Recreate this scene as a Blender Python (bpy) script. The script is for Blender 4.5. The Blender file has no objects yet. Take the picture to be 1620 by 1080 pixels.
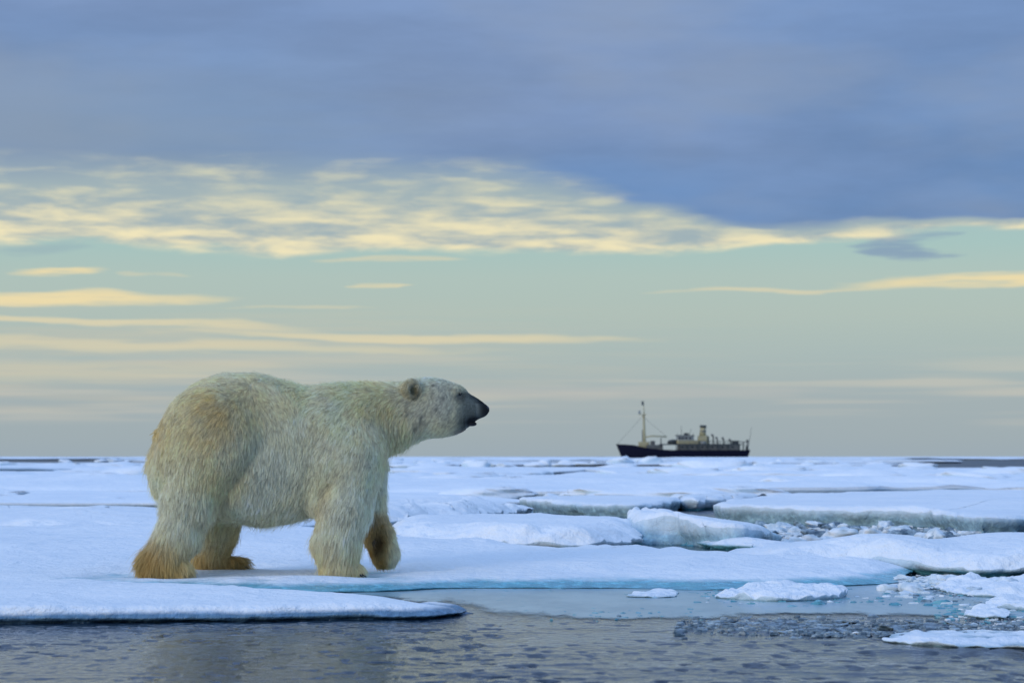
import bpy, math, random
import numpy as np

# =====================================================================
# camera, sky, sun, exposure
# =====================================================================
sc = bpy.context.scene
C = sc.collection
F, HZ, CX, EYE = 3744.0, 722.0, 810.0, 0.90      # focal length in photo pixels, horizon row, centre column, eye height
BEAR_Y = 16.5                                    # distance of the bear's near feet

cam = bpy.data.cameras.new('camera')
cam_o = bpy.data.objects.new('camera', cam)
C.objects.link(cam_o)
cam_o.location = (0, 0, EYE)
cam_o.rotation_euler = (math.radians(90), 0, 0)
cam.sensor_width = 36.0
cam.lens = 36.0 * F / 1620.0
cam.shift_y = (HZ - 540.0) / 1620.0
cam.clip_start, cam.clip_end = 0.1, 60000
cam.dof.use_dof = True
cam.dof.focus_distance = BEAR_Y + 0.1
cam.dof.aperture_fstop = 4.5
sc.camera = cam_o

SUN_EL, SUN_AZ = 15.0, 228.0                     # degrees; azimuth clockwise from +Y: behind the camera, to its left
def lin(r, g, b):
    f = lambda c: c / 12.92 if c <= 0.04045 else ((c + 0.055) / 1.055) ** 2.4
    return (f(r / 255), f(g / 255), f(b / 255), 1.0)

world = bpy.data.worlds.new('World')
sc.world = world
world.use_nodes = True
WT = world.node_tree
WT.nodes.clear()
class S:                                          # tiny expression wrapper round shader sockets
    T = WT
    def __init__(s, sock): s.s = sock
    @staticmethod
    def m(op, *a, clamp=False):
        n = S.T.nodes.new('ShaderNodeMath'); n.operation = op; n.use_clamp = clamp
        for i, v in enumerate(a):
            if isinstance(v, S): S.T.links.new(v.s, n.inputs[i])
            else: n.inputs[i].default_value = v
        return S(n.outputs[0])
    def __add__(s, o): return S.m('ADD', s, o)
    def __radd__(s, o): return S.m('ADD', o, s)
    def __sub__(s, o): return S.m('SUBTRACT', s, o)
    def __rsub__(s, o): return S.m('SUBTRACT', o, s)
    def __mul__(s, o): return S.m('MULTIPLY', s, o)
    def __rmul__(s, o): return S.m('MULTIPLY', o, s)
    def __truediv__(s, o): return S.m('DIVIDE', s, o)
    def sat(s): return S.m('ADD', s, 0.0, clamp=True)
def sstep(x, a, b, c=0.0, d=1.0):
    n = S.T.nodes.new('ShaderNodeMapRange'); n.interpolation_type = 'SMOOTHSTEP'
    for i, v in enumerate((x, a, b, c, d)):
        if isinstance(v, S): S.T.links.new(v.s, n.inputs[i])
        else: n.inputs[i].default_value = v
    return S(n.outputs[0])
def combine(x, y, z):
    n = S.T.nodes.new('ShaderNodeCombineXYZ')
    for i, v in enumerate((x, y, z)):
        if isinstance(v, S): S.T.links.new(v.s, n.inputs[i])
        else: n.inputs[i].default_value = v
    return S(n.outputs[0])
def noise(vec, scale, detail=3.0, rough=0.5, out=0, dist=0.0):
    n = S.T.nodes.new('ShaderNodeTexNoise')
    n.inputs['Scale'].default_value = scale; n.inputs['Detail'].default_value = detail
    n.inputs['Roughness'].default_value = rough; n.inputs['Distortion'].default_value = dist
    if vec is not None: S.T.links.new(vec.s, n.inputs['Vector'])
    return S(n.outputs[out])
def mix(f, a, b):
    n = S.T.nodes.new('ShaderNodeMix'); n.data_type = 'RGBA'
    for i, v in ((0, f), (6, a), (7, b)):
        if isinstance(v, S): S.T.links.new(v.s, n.inputs[i])
        else: n.inputs[i].default_value = v
    return S(n.outputs[2])
def ramp(x, stops):
    n = S.T.nodes.new('ShaderNodeValToRGB'); e = n.color_ramp.elements
    while len(e) < len(stops): e.new(0.5)
    for i, (p, c) in enumerate(stops): e[i].position = p; e[i].color = c
    S.T.links.new(x.s, n.inputs[0]); return S(n.outputs[0])
def vscale(c, k):
    n = S.T.nodes.new('ShaderNodeVectorMath'); n.operation = 'SCALE'
    S.T.links.new(c.s, n.inputs[0])
    if isinstance(k, S): S.T.links.new(k.s, n.inputs['Scale'])
    else: n.inputs['Scale'].default_value = k
    return S(n.outputs[0])

def build_sky():
    tc = WT.nodes.new('ShaderNodeTexCoord')
    sep = WT.nodes.new('ShaderNodeSeparateXYZ')
    WT.links.new(tc.outputs['Generated'], sep.inputs[0])
    x, y, z = (S(sep.outputs[i]) for i in range(3))
    h = S.m('MAXIMUM', S.m('SQRT', x * x + y * y), 0.001)
    v0 = z / h                                    # tangent of the elevation
    cx, cy = x / h, y / h
    az0 = S.m('ARCTAN2', x, y)
    # wind-drawn warp
    wv = combine(cx * 1.0, cy * 1.0, v0 * 5.0)
    w1 = noise(wv, 14.0, 3.0, 0.5) - 0.5
    w2 = noise(combine(cx + 7.0, cy, v0 * 7.0), 22.0, 3.0, 0.5) - 0.5
    v = v0 + w1 * 0.012
    az = az0 + w2 * 0.08
    sky = WT.nodes.new('ShaderNodeTexSky'); sky.sky_type = 'NISHITA'; sky.sun_disc = False
    sky.sun_elevation = math.radians(SUN_EL); sky.sun_rotation = math.radians(SUN_AZ)
    sky.air_density = 1.0; sky.dust_density = 2.0; sky.ozone_density = 1.5
    Y = lambda py: (HZ - py) / F * 5.0
    clear = ramp(S.m('MULTIPLY', v0, 5.0, clamp=True), [
        (0.0, lin(161, 176, 186)), (Y(690), lin(164, 178, 184)), (Y(630), lin(166, 180, 184)), (Y(560), lin(171, 188, 187)),
        (Y(500), lin(178, 194, 187)), (Y(440), lin(177, 197, 190)), (Y(390), lin(168, 198, 194)), (1.0, lin(140, 170, 205))])
    base = mix(0.92, S(sky.outputs[0]), vscale(clear, 10.0))
    # broad creamy veil low on one side
    veil = sstep(az, 0.16, -0.14) * sstep(v0, 0.012, 0.03) * sstep(v0, 0.07, 0.045)
    vn = noise(combine(cx * 1.0, cy, v0 * 24.0), 9.0, 4.0, 0.55)
    veil = veil * sstep(vn, 0.30, 0.72) * 0.5
    base = mix(veil, base, vscale(ramp(v0 * 5.0, [(0.0, lin(196, 190, 176)), (1.0, lin(226, 214, 170))]), 10.0))
    lowv = sstep(noise(combine(cx * 1.0, cy + 3.0, v0 * 26.0), 7.0, 3.0, 0.5), 0.46, 0.7) * sstep(v0, 0.008, 0.02) * sstep(v0, 0.05, 0.03) * 0.42
    base = mix(lowv, base, tuple(10 * c for c in lin(212, 204, 186)[:3]) + (1,))
    # lone lens-shaped streaks
    sn = noise(combine(cx + 5.0, cy, v0 * 16.0), 26.0, 4.0, 0.55)
    def streak(px, py, half, thick, slope=0.0, amp=1.0, col=lin(226, 213, 176)):
        nonlocal base
        a0, e0 = (px - CX) / F, (HZ - py) / F
        da = (az - a0) / (half / F)
        dv = (v0 + w1 * 0.008 + (sn - 0.5) * 0.0035 - e0) - (az - a0) * slope
        dv = dv / (thick / F)
        q = da * da + dv * dv
        f = sstep(q, 1.1, 0.0) * amp * sstep(sn, 0.12, 0.48)
        base = mix(f, base, tuple(10 * c for c in col[:3]) + (1,))
    gold = lin(238, 220, 172)
    streak(105, 437, 110, 8, 0, 0.95, gold); streak(260, 441, 40, 5, 0, 0.35)
    streak(60, 478, 330, 13, 0.01, 0.95, gold); streak(605, 453, 34, 6, 0, 0.6, gold); streak(620, 411, 100, 5, 0, 0.5)
    streak(1620, 446, 330, 13, 0.03, 0.95, gold); streak(1220, 461, 200, 5, 0.01, 0.6)
    streak(150, 512, 420, 9, -0.02, 0.75); streak(640, 533, 420, 9, -0.02, 0.75); streak(470, 490, 120, 4, 0, 0.35)
    streak(250, 548, 560, 12, -0.01, 0.55); streak(1000, 620, 420, 14, 0, 0.22, lin(205, 196, 186)); streak(100, 590, 420, 20, 0, 0.3)
    # altocumulus deck and its glowing broken margin
    U = sstep(az0 + w2 * 0.03, -0.02, 0.115, 0.130, 0.1005)
    L = sstep(az0, 0.08, 0.2, 0.0868, 0.0945)
    pn = noise(combine(cx, cy, v0 * 5.6), 36.0, 5.0, 0.55, dist=0.25)
    pn2 = noise(combine(cx + 2.0, cy, v0 * 9.0), 18.0, 4.0, 0.5)
    t = ((v - L) / S.m('MAXIMUM', U - L, 0.004)).sat()
    thr = sstep(t, 0.0, 0.9, 0.44, 0.555)
    bright = sstep(pn * 0.66 + pn2 * 0.34, thr - 0.12, thr + 0.20)
    bright = bright * sstep(t, 1.0, 0.7)
    deckn = noise(combine(cx, cy, v0 * 3.0), 3.2, 4.0, 0.5)
    slate = mix(sstep(deckn, 0.42, 0.75) * 0.7, vscale(mix(sstep(v0, 0.08, 0.2), lin(102, 138, 184), lin(118, 147, 191)), 10.0),
                vscale(mix(0.5, lin(132, 152, 182), lin(126, 148, 190)), 10.0))
    mott = noise(combine(cx + 1.0, cy, v0 * 4.5), 9.0, 5.0, 0.6)
    slate = vscale(slate, sstep(mott, 0.25, 0.75, 0.90, 1.10))
    slate = mix(sstep(noise(combine(cx, cy + 4.0, v0 * 3.0), 6.0, 4.0, 0.55), 0.45, 0.7) * 0.5, slate, tuple(10 * c for c in lin(142, 157, 180)[:3]) + (1,))
    greyed = sstep(az0 + w2 * 0.1, 0.05, -0.16) * sstep(v0, 0.19, 0.13)
    slate = mix(greyed * 0.55, slate, tuple(10 * c for c in lin(140, 158, 176)[:3]) + (1,))
    edge = mix(sstep(t, 1.0, 0.55), slate, tuple(10 * c for c in lin(160, 178, 184)[:3]) + (1,))
    edge = mix(bright, edge, vscale(mix(sstep(t, 0.7, 0.1), lin(208, 209, 186), lin(240, 229, 189)), 10.0))
    lowedge = v + (pn - 0.5) * 0.008
    deckmask = sstep(lowedge, L - 0.0022, L + 0.0028)
    # overcast brightens steadily towards the zenith
    bright_up = 1.0 + sstep(z, 0.1, 1.0) * ZENITH
    edge = vscale(edge, bright_up)
    up = WT.nodes.new('ShaderNodeVectorMath'); up.operation = 'MULTIPLY'; WT.links.new(edge.s, up.inputs[0])
    WT.links.new(mix(sstep(z, 0.15, 0.9), (1, 1, 1, 1), ZTINT).s, up.inputs[1]); edge = S(up.outputs[0])
    base = mix(deckmask, base, edge)
    streak(1430, 394, 60, 24, 0, 0.75, lin(128, 152, 182)); streak(60, 405, 90, 12, 0, 0.35, lin(140, 165, 182))
    bg = WT.nodes.new('ShaderNodeBackground'); bg.inputs['Strength'].default_value = 0.1
    WT.links.new(base.s, bg.inputs['Color'])
    out = WT.nodes.new('ShaderNodeOutputWorld')
    WT.links.new(bg.outputs[0], out.inputs['Surface'])
ZENITH = 1.45; ZTINT = (0.98, 1.0, 1.0, 1)
build_sky()
try:
    world.cycles.sampling_method = 'MANUAL'; world.cycles.sample_map_resolution = 1024
except Exception: pass

sun = bpy.data.lights.new('sun', 'SUN')
sun.energy = 1.25; sun.angle = math.radians(25); sun.color = (1.0, 0.93, 0.82)
sun_o = bpy.data.objects.new('sun', sun); C.objects.link(sun_o)
sun_o.rotation_euler = (math.radians(90 - SUN_EL), 0, math.radians(180 - SUN_AZ) )
sun_o.location = (0, 0, 30)

sc.view_settings.view_transform = 'Standard'; sc.view_settings.look = 'None'
sc.view_settings.exposure = 0.0; sc.view_settings.gamma = 1.0
sc.render.engine = 'CYCLES'
sc.cycles.use_denoising = True
sc.cycles.max_bounces = 8; sc.cycles.diffuse_bounces = 4; sc.cycles.glossy_bounces = 3; sc.cycles.transparent_max_bounces = 8
sc.cycles_curves.shape = 'RIBBONS'
try: sc.cycles_curves.subdivisions = 2
except Exception: pass

rng = np.random.default_rng(7)
random.seed(7)

# =====================================================================
# helpers
# =====================================================================
def G(px, py, z=0.0):                              # ground point under a photo pixel, at height z
    Y = F * (EYE - z) / (py - HZ)
    return ((px - CX) / F * Y, Y)
def P(px, py, d=0.0):                              # point under a pixel, d metres behind the bear's near feet
    Y = BEAR_Y + d
    return np.array(((px - CX) / F * Y, Y, EYE - (py - HZ) / F * Y))

def _hash(ix, iy, iz, seed):
    n = (ix.astype(np.int64) * 374761393 + iy.astype(np.int64) * 668265263 + iz.astype(np.int64) * 2147483647 + seed * 1274126177) & 0xFFFFFFFF
    n = ((n ^ (n >> 13)) * 1274126177) & 0xFFFFFFFF
    return ((n ^ (n >> 16)) & 0xFFFF) / 32767.5 - 1.0
def vnoise(x, y, z=None, seed=0):
    x = np.asarray(x, float); y = np.asarray(y, float)
    z = np.zeros_like(x) if z is None else np.asarray(z, float)
    ix, iy, iz = np.floor(x), np.floor(y), np.floor(z)
    fx, fy, fz = x - ix, y - iy, z - iz
    s = lambda t: t * t * t * (t * (t * 6 - 15) + 10)
    fx, fy, fz = s(fx), s(fy), s(fz)
    r = 0
    flat = not np.any(fz) and not np.any(iz)
    for k in ((0,) if flat else (0, 1)):
        wz = 1.0 if flat else (fz if k else 1 - fz)
        for j in (0, 1):
            wy = fy if j else 1 - fy
            for i in (0, 1):
                wx = fx if i else 1 - fx
                r = r + wx * wy * wz * _hash(ix + i, iy + j, iz + k, seed)
    return r
def fbm(x, y, z=None, oct=4, seed=0, gain=0.5):
    a, r, f = 1.0, 0, 1.0
    for o in range(oct):
        r = r + a * vnoise(np.asarray(x) * f, np.asarray(y) * f, None if z is None else np.asarray(z) * f, seed + o * 17)
        a *= gain; f *= 2.03
    return r

def mesh_from(name, verts, faces, smooth=True):
    me = bpy.data.meshes.new(name)
    verts = np.asarray(verts, dtype=np.float32)
    if isinstance(faces, np.ndarray):
        k = faces.shape[1]; n = len(faces)
        me.vertices.add(len(verts)); me.vertices.foreach_set('co', verts.ravel())
        me.loops.add(n * k); me.loops.foreach_set('vertex_index', faces.astype(np.int32).ravel())
        me.polygons.add(n); me.polygons.foreach_set('loop_start', np.arange(0, n * k, k, dtype=np.int32))
        me.polygons.foreach_set('loop_total', np.full(n, k, dtype=np.int32))
    else:
        me.from_pydata([tuple(map(float, p)) for p in verts], [], faces)
    if smooth: me.polygons.foreach_set('use_smooth', np.ones(len(me.polygons), dtype=bool))
    me.update(calc_edges=True); me.validate()
    return me
def link(name, data, mat=None, parent=None, loc=(0, 0, 0), rot=(0, 0, 0), scale=(1, 1, 1)):
    o = bpy.data.objects.new(name, data); C.objects.link(o)
    o.location = loc; o.rotation_euler = rot; o.scale = scale
    if mat is not None and data is not None and not data.materials: data.materials.append(mat)
    if parent is not None: o.parent = parent
    return o
def tag(o, label=None, cat=None, group=None, kind=None):
    if label: o['label'] = label
    if cat: o['category'] = cat
    if group: o['group'] = group
    if kind: o['kind'] = kind
    return o

# =====================================================================
# materials
# =====================================================================
def new_mat(name):
    m = bpy.data.materials.new(name); m.use_nodes = True
    S.T = m.node_tree
    return m, m.node_tree.nodes['Principled BSDF']
def plug(v, sock):
    if isinstance(v, S): S.T.links.new(v.s, sock)
    else: sock.default_value = v
def geo_pos():
    g = S.T.nodes.new('ShaderNodeNewGeometry'); return S(g.outputs['Position']), S(g.outputs['Normal'])
def sepxyz(v):
    n = S.T.nodes.new('ShaderNodeSeparateXYZ'); S.T.links.new(v.s, n.inputs[0]); return [S(n.outputs[i]) for i in range(3)]
def bump(h, strength, dist):
    n = S.T.nodes.new('ShaderNodeBump'); n.inputs['Strength'].default_value = strength; n.inputs['Distance'].default_value = dist
    S.T.links.new(h.s, n.inputs['Height']); return S(n.outputs[0])
def attr(name, out='Fac'):
    n = S.T.nodes.new('ShaderNodeAttribute'); n.attribute_name = name; return S(n.outputs[out])
def simple(name, col, rough=0.6, metal=0.0, spec=0.5):
    m, b = new_mat(name)
    b.inputs['Base Color'].default_value = (*col, 1); b.inputs['Roughness'].default_value = rough; b.inputs['Metallic'].default_value = metal
    b.inputs['Specular IOR Level'].default_value = spec
    return m
def worn(name, col, col2, rough=0.55, scale=3.0):
    m, b = new_mat(name); p, n = geo_pos()
    f = sstep(noise(p, scale, 4, 0.6), 0.45, 0.75)
    plug(mix(f, (*col, 1), (*col2, 1)), b.inputs['Base Color']); b.inputs['Roughness'].default_value = rough
    return m

def snow_material(name, wet_z, wet_fade, wet_col, deep_col, grain=1.0, dirty=0.0):
    """drift snow on floating ice; below wet_z the snow is soaked and the bare blue ice shows"""
    m, b = new_mat(name); p, n = geo_pos()
    px_, py_, pz = sepxyz(p)
    nz = sepxyz(n)[2]
    nn = noise(p, 3.2, 5, 0.6) - 0.5
    fine = noise(p, 26.0, 4, 0.65)
    blotch = noise(p, 0.7, 3, 0.5)
    snow = mix(sstep(blotch, 0.35, 0.65), (0.80, 0.845, 0.89, 1), (0.87, 0.895, 0.92, 1))
    snow = mix(sstep(fine, 0.52, 0.8) * 0.4, snow, (0.74, 0.80, 0.85, 1))
    # steep sides: their grey-blue shade is painted into the snow colour
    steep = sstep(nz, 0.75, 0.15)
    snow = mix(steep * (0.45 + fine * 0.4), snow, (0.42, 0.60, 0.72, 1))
    wet = sstep(pz + nn * wet_fade * 1.4 + (fine - 0.5) * wet_fade * 0.5, wet_z + wet_fade, wet_z - wet_fade * 0.3)
    deep = sstep(pz + nn * 0.02, 0.022, -0.01)
    icec = mix(deep, wet_col, deep_col)
    icec = mix(sstep(noise(p, 11.0, 4, 0.6), 0.45, 0.7) * 0.5, icec, tuple(min(1, c * 1.9 + 0.05) for c in wet_col[:3]) + (1,))
    col = mix(wet, snow, icec)
    plug(col, b.inputs['Base Color'])
    plug(0.75 - wet * 0.55, b.inputs['Roughness'])
    b.inputs['Specular IOR Level'].default_value = 0.3
    h = noise(p, 60.0, 3, 0.6) * 0.35 + noise(p, 14.0, 4, 0.6) * 1.0 + noise(p, 2.6, 3, 0.55) * 3.0
    plug(bump(h, 0.75 * grain, 0.035), b.inputs['Normal'])
    return m

MAT = {}
MAT['snow'] = snow_material('snow_on_ice', 0.035, 0.03, (0.10, 0.34, 0.43, 1), (0.02, 0.12, 0.20, 1))
MAT['snow_cut'] = snow_material('snow_on_cut_ice', 0.11, 0.10, (0.28, 0.45, 0.56, 1), (0.03, 0.13, 0.20, 1))
MAT['snow_shore'] = snow_material('snow_on_wet_shore', 0.040, 0.024, (0.13, 0.40, 0.50, 1), (0.03, 0.16, 0.25, 1))
MAT['slush'] = snow_material('half_sunk_slush', 0.004, 0.016, (0.22, 0.40, 0.47, 1), (0.05, 0.16, 0.22, 1))
MAT['snow_front'] = snow_material('snow_over_dark_shaded_ice', 0.045, 0.022, (0.10, 0.20, 0.31, 1), (0.008, 0.05, 0.13, 1))  # shelf front's grey shading and undercut shadow painted in with the dark ice colour
MAT['snow_far'] = snow_material('far_snow', 0.04, 0.05, (0.20, 0.33, 0.42, 1), (0.06, 0.14, 0.20, 1), 0.6)

def water_material():
    m, b = new_mat('sea_water'); p, n = geo_pos()
    x, y, z = sepxyz(p)
    b.inputs['Base Color'].default_value = (0.008, 0.020, 0.040, 1)
    b.inputs['Roughness'].default_value = 0.06; b.inputs['IOR'].default_value = 1.333
    far = sstep(y, 18.0, 60.0)
    h = noise(combine(x * 1.0, y * 0.8, 0.0), 16.0, 3, 0.5) * 0.5
    plug(bump(h, 0.6, 0.03), b.inputs['Normal'])
    plug(0.10 + far * 0.25, b.inputs['Roughness'])
    return m
MAT['water'] = water_material()

def thin_ice_material():
    m, b = new_mat('soaked_thin_ice'); p, n = geo_pos()
    x, y, z = sepxyz(p)
    q = combine(x * 1.0, y * 0.35, 0.0)
    e = attr('edge')
    n1 = noise(q, 2.2, 5, 0.6); n2 = noise(q, 9.0, 4, 0.6)
    col = mix(sstep(n1, 0.35, 0.65), (0.22, 0.34, 0.40, 1), (0.34, 0.46, 0.50, 1))
    col = mix(sstep(n2, 0.60, 0.72) * 0.7, col, (0.07, 0.30, 0.38, 1))
    plug(col, b.inputs['Base Color']); b.inputs['Roughness'].default_value = 0.22; b.inputs['IOR'].default_value = 1.33
    plug(sstep(e + (n1 - 0.5) * 1.3 + (n2 - 0.5) * 0.5, 0.18, 0.55) * sstep(e, 0.0, 0.12), b.inputs['Alpha'])
    b.inputs['Specular IOR Level'].default_value = 0.35
    plug(bump(n2, 0.12, 0.01), b.inputs['Normal'])
    return m
MAT['thin_ice'] = thin_ice_material()

def clear_ice_material(name, c1, c2, rough=0.18):
    m, b = new_mat(name); p, n = geo_pos()
    nn = noise(p, 9.0, 4, 0.6)
    plug(mix(sstep(nn, 0.35, 0.7), (*c1, 1), (*c2, 1)), b.inputs['Base Color'])
    b.inputs['Roughness'].default_value = rough; b.inputs['IOR'].default_value = 1.31
    plug(bump(noise(p, 40.0, 3, 0.6), 0.4, 0.01), b.inputs['Normal'])
    return m
MAT['glass_ice'] = clear_ice_material('clear_brash_ice', (0.05, 0.09, 0.13), (0.36, 0.46, 0.52))
MAT['white_chunk'] = clear_ice_material('crusted_brash_ice', (0.50, 0.60, 0.66), (0.84, 0.87, 0.89), 0.6)
MAT['teal_chunk'] = clear_ice_material('blue_brash_ice', (0.05, 0.24, 0.32), (0.22, 0.48, 0.55), 0.2)

# =====================================================================
# the setting: sea, soaked thin ice
# =====================================================================
def build_water():
    # rippled sheet: close to the viewer a fine grid, then ever coarser to the horizon
    ys = [7.0]
    while ys[-1] < 24: ys.append(ys[-1] + 0.018 * (ys[-1] / 10.0) ** 1.2)
    while ys[-1] < 30000: ys.append(ys[-1] * 1.12)
    ys = np.array(ys)
    us = np.concatenate([[-3.0, -1.5, -0.8, -0.5, -0.36], np.linspace(-0.26, 0.26, 560), [0.36, 0.5, 0.8, 1.5, 3.0]])
    YY, UU = np.meshgrid(ys, us, indexing='ij')
    XX = UU * YY
    d = np.clip((YY - 7.5) / 1.5, 0, 1) * np.clip((13.6 - YY) / 1.3, 0, 1)
    ca, sa = math.cos(0.12), math.sin(0.12)
    xr, yr = XX * ca + YY * sa, -XX * sa + YY * ca
    warp = fbm(xr * 1.1, yr * 0.9, oct=2, seed=3)
    h1 = fbm(xr * 13.0 + warp * 0.9, yr * 8.5, oct=2, seed=11, gain=0.4)
    h2 = fbm(xr * 1.6, yr * 2.4, oct=3, seed=21)
    patch = np.clip(0.55 + 0.7 * fbm(xr * 0.5, yr * 0.35, oct=2, seed=31), 0.15, 1.2)
    calm = 1.0 - 0.55 * np.clip((YY - 12.2) / 1.2, 0, 1)
    dip = -np.clip(h1 - 0.42, 0, 1) ** 1.1 * 0.075
    ZZ = (dip * 0.9 + h1 * 0.0045 + h2 * 0.017) * patch * calm * d
    n0, n1 = YY.shape
    V = np.stack([XX, YY, ZZ], -1).reshape(-1, 3)
    # continue the sheet behind the camera
    idx = np.arange(n0 * n1).reshape(n0, n1)
    Fq = np.stack([idx[:-1, :-1], idx[:-1, 1:], idx[1:, 1:], idx[1:, :-1]], -1).reshape(-1, 4)
    base = len(V)
    ext = np.array([[-30000, -300, 0], [30000, -300, 0], [21, 7.0, 0], [-21, 7.0, 0]], float)
    V = np.vstack([V, ext]); Fq = np.vstack([Fq, [[base, base + 1, base + 2, base + 3]]])
    return link('sea_water', mesh_from('sea_water', V, Fq), MAT['water'])
tag(build_water(), 'dark grey-blue rippled sea water between the ice floes', kind='structure')

# =====================================================================
# floating ice
# =====================================================================
def catmull(pts, n):
    pts = np.asarray(pts, float); m = len(pts)
    seg = np.linalg.norm(np.roll(pts, -1, 0) - pts, axis=1)
    cnt = np.maximum(2, np.round(n * seg / seg.sum()).astype(int))
    out = []
    for i in range(m):
        p0, p1, p2, p3 = pts[i - 1], pts[i], pts[(i + 1) % m], pts[(i + 2) % m]
        t = np.linspace(0, 1, cnt[i], endpoint=False)[:, None]
        out.append(0.5 * (2 * p1 + (p2 - p0) * t + (2 * p0 - 5 * p1 + 4 * p2 - p3) * t ** 2 + (3 * p1 - p0 - 3 * p2 + p3) * t ** 3))
    return np.vstack(out)
def seg_dist(q, poly):
    a = poly; b = np.roll(poly, -1, 0); ab = b - a
    L2 = (ab ** 2).sum(1) + 1e-12
    best = np.full(len(q), 1e9)
    for s in range(0, len(q), 4000):
        qq = q[s:s + 4000, None, :]
        t = np.clip(((qq - a) * ab).sum(-1) / L2, 0, 1)
        best[s:s + 4000] = np.sqrt(((qq - a - t[..., None] * ab) ** 2).sum(-1)).min(1)
    return best

ALL_FLOES = []
def floe_mesh(outline, top, n=260, rings=36, rnd=0.2, lip=0.55, undercut=0.06, rough=0.04, rscale=2.0, lump=0.0, seed=1, centre=None, tooth=0.0, shore=None):
    """closed floating slab: plan outline (metres), top(x,y) height, rounded shoulder of radius rnd, melted-in waterline"""
    o = catmull(outline, n)
    nx = fbm(o[:, 0] * rscale, o[:, 1] * rscale, oct=4, seed=seed); ny = fbm(o[:, 0] * rscale + 31, o[:, 1] * rscale, oct=4, seed=seed + 5)
    o = o + np.stack([nx, ny], 1) * rough
    c = np.asarray(centre if centre is not None else o.mean(0))
    N = len(o)
    tan = np.roll(o, -1, 0) - np.roll(o, 1, 0)
    nrm = np.stack([tan[:, 1], -tan[:, 0]], 1); nrm /= np.linalg.norm(nrm, axis=1, keepdims=True) + 1e-9
    if ((o - c) * nrm).sum() < 0: nrm = -nrm
    span = np.abs(o - c).max()
    # ring parameter: dense close to the edge
    e = np.linspace(0, 1, rings) ** 2.2
    s = 1 - e
    s = s[:-1]
    q = (c[None, None] + s[:, None, None] * (o - c)[None]).reshape(-1, 2)
    ed = seg_dist(q, o)
    zt = top(q[:, 0], q[:, 1])
    k = np.clip(ed / rnd, 0, 1)
    if shore is not None:
        kk = np.clip(ed / shore(q[:, 0], q[:, 1]), 0, 1); k = kk
    prof = lip + (1 - lip) * (1 - (1 - k) ** 2.4)
    edge_n = 1 + (0.35 if lip < .6 else .14) * fbm(q[:, 0] * 3.1, q[:, 1] * 3.1, oct=3, seed=seed + 3) * (1 - k)
    z = zt * prof * edge_n
    if lump: z = z + lump * np.abs(fbm(q[:, 0] * 5, q[:, 1] * 5, oct=4, seed=seed + 9)) * np.clip(1 - ed / (rnd * 4), 0, 1)
    if tooth: z = z + tooth * np.clip(vnoise(q[:, 0] * 16, q[:, 1] * 16, seed=seed + 8), 0, 1) ** 3 * np.clip(1 - ed / 0.12, 0, 1)
    V = [np.column_stack([q, z])]
    lipz = z[:N]
    und = undercut * (0.7 + 0.6 * np.clip(fbm(o[:, 0] * 1.7, o[:, 1] * 1.7, oct=3, seed=seed + 13) + 0.5, 0, 1.4))
    for f_, zz in ((0.02, 0.75), (0.25, 0.5), (0.6, 0.3), (0.95, 0.12)):
        wob = 1 + 0.5 * fbm(o[:, 0] * 6, o[:, 1] * 6, np.full(N, zz * 9), oct=3, seed=seed + 19)
        p = o - nrm * (und * f_ * wob)[:, None]
        V.append(np.column_stack([p, lipz * zz]))
    p = o - nrm * (und * 1.05)[:, None]
    V.append(np.column_stack([p, np.full(N, -0.05)])); V.append(np.column_stack([p * 1.0, np.full(N, -0.45)]))
    V = np.vstack(V + [np.array([[c[0], c[1], top(np.array([c[0]]), np.array([c[1]]))[0]]])])
    cidx = len(V) - 1
    R = rings - 1
    faces = []
    i = np.arange(N); j = (i + 1) % N
    def band(a, b): faces.append(np.stack([a + i, a + j, b + j, b + i], 1))
    for r in range(R - 1): band(r * N, (r + 1) * N)
    prev = 0
    for w in range(6):
        cur = (R + w) * N
        faces.append(np.stack([cur + i, cur + j, prev + j, prev + i], 1)); prev = cur
    quads = np.vstack(faces)
    tri = np.stack([(R - 1) * N + i, (R - 1) * N + j, np.full(N, cidx), np.full(N, cidx)], 1)
    allf = [tuple(f) for f in quads] + [tuple(f[:3]) for f in tri]
    me = mesh_from('ice_floe', V, allf)
    return me, o
def gauss(x, y, cx, cy, sx, sy, h): return h * np.exp(-((x - cx) / sx) ** 2 - ((y - cy) / sy) ** 2)

def add_floe(name, outline_px, top, label, cat='ice floe', group=None, mat='snow', **kw):
    outl = [G(*p) for p in outline_px]
    me, o = floe_mesh(outl, top, **kw)
    c = me.vertices[len(me.vertices) - 1].co
    base = (float(c.x), float(c.y), 0.0)
    co = np.empty(len(me.vertices) * 3, np.float32); me.vertices.foreach_get('co', co); co = co.reshape(-1, 3) - np.array(base, np.float32)
    me.vertices.foreach_set('co', co.ravel())
    ob = link(name, me, MAT[mat], loc=base)
    tag(ob, label, cat, group)
    return ob

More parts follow.
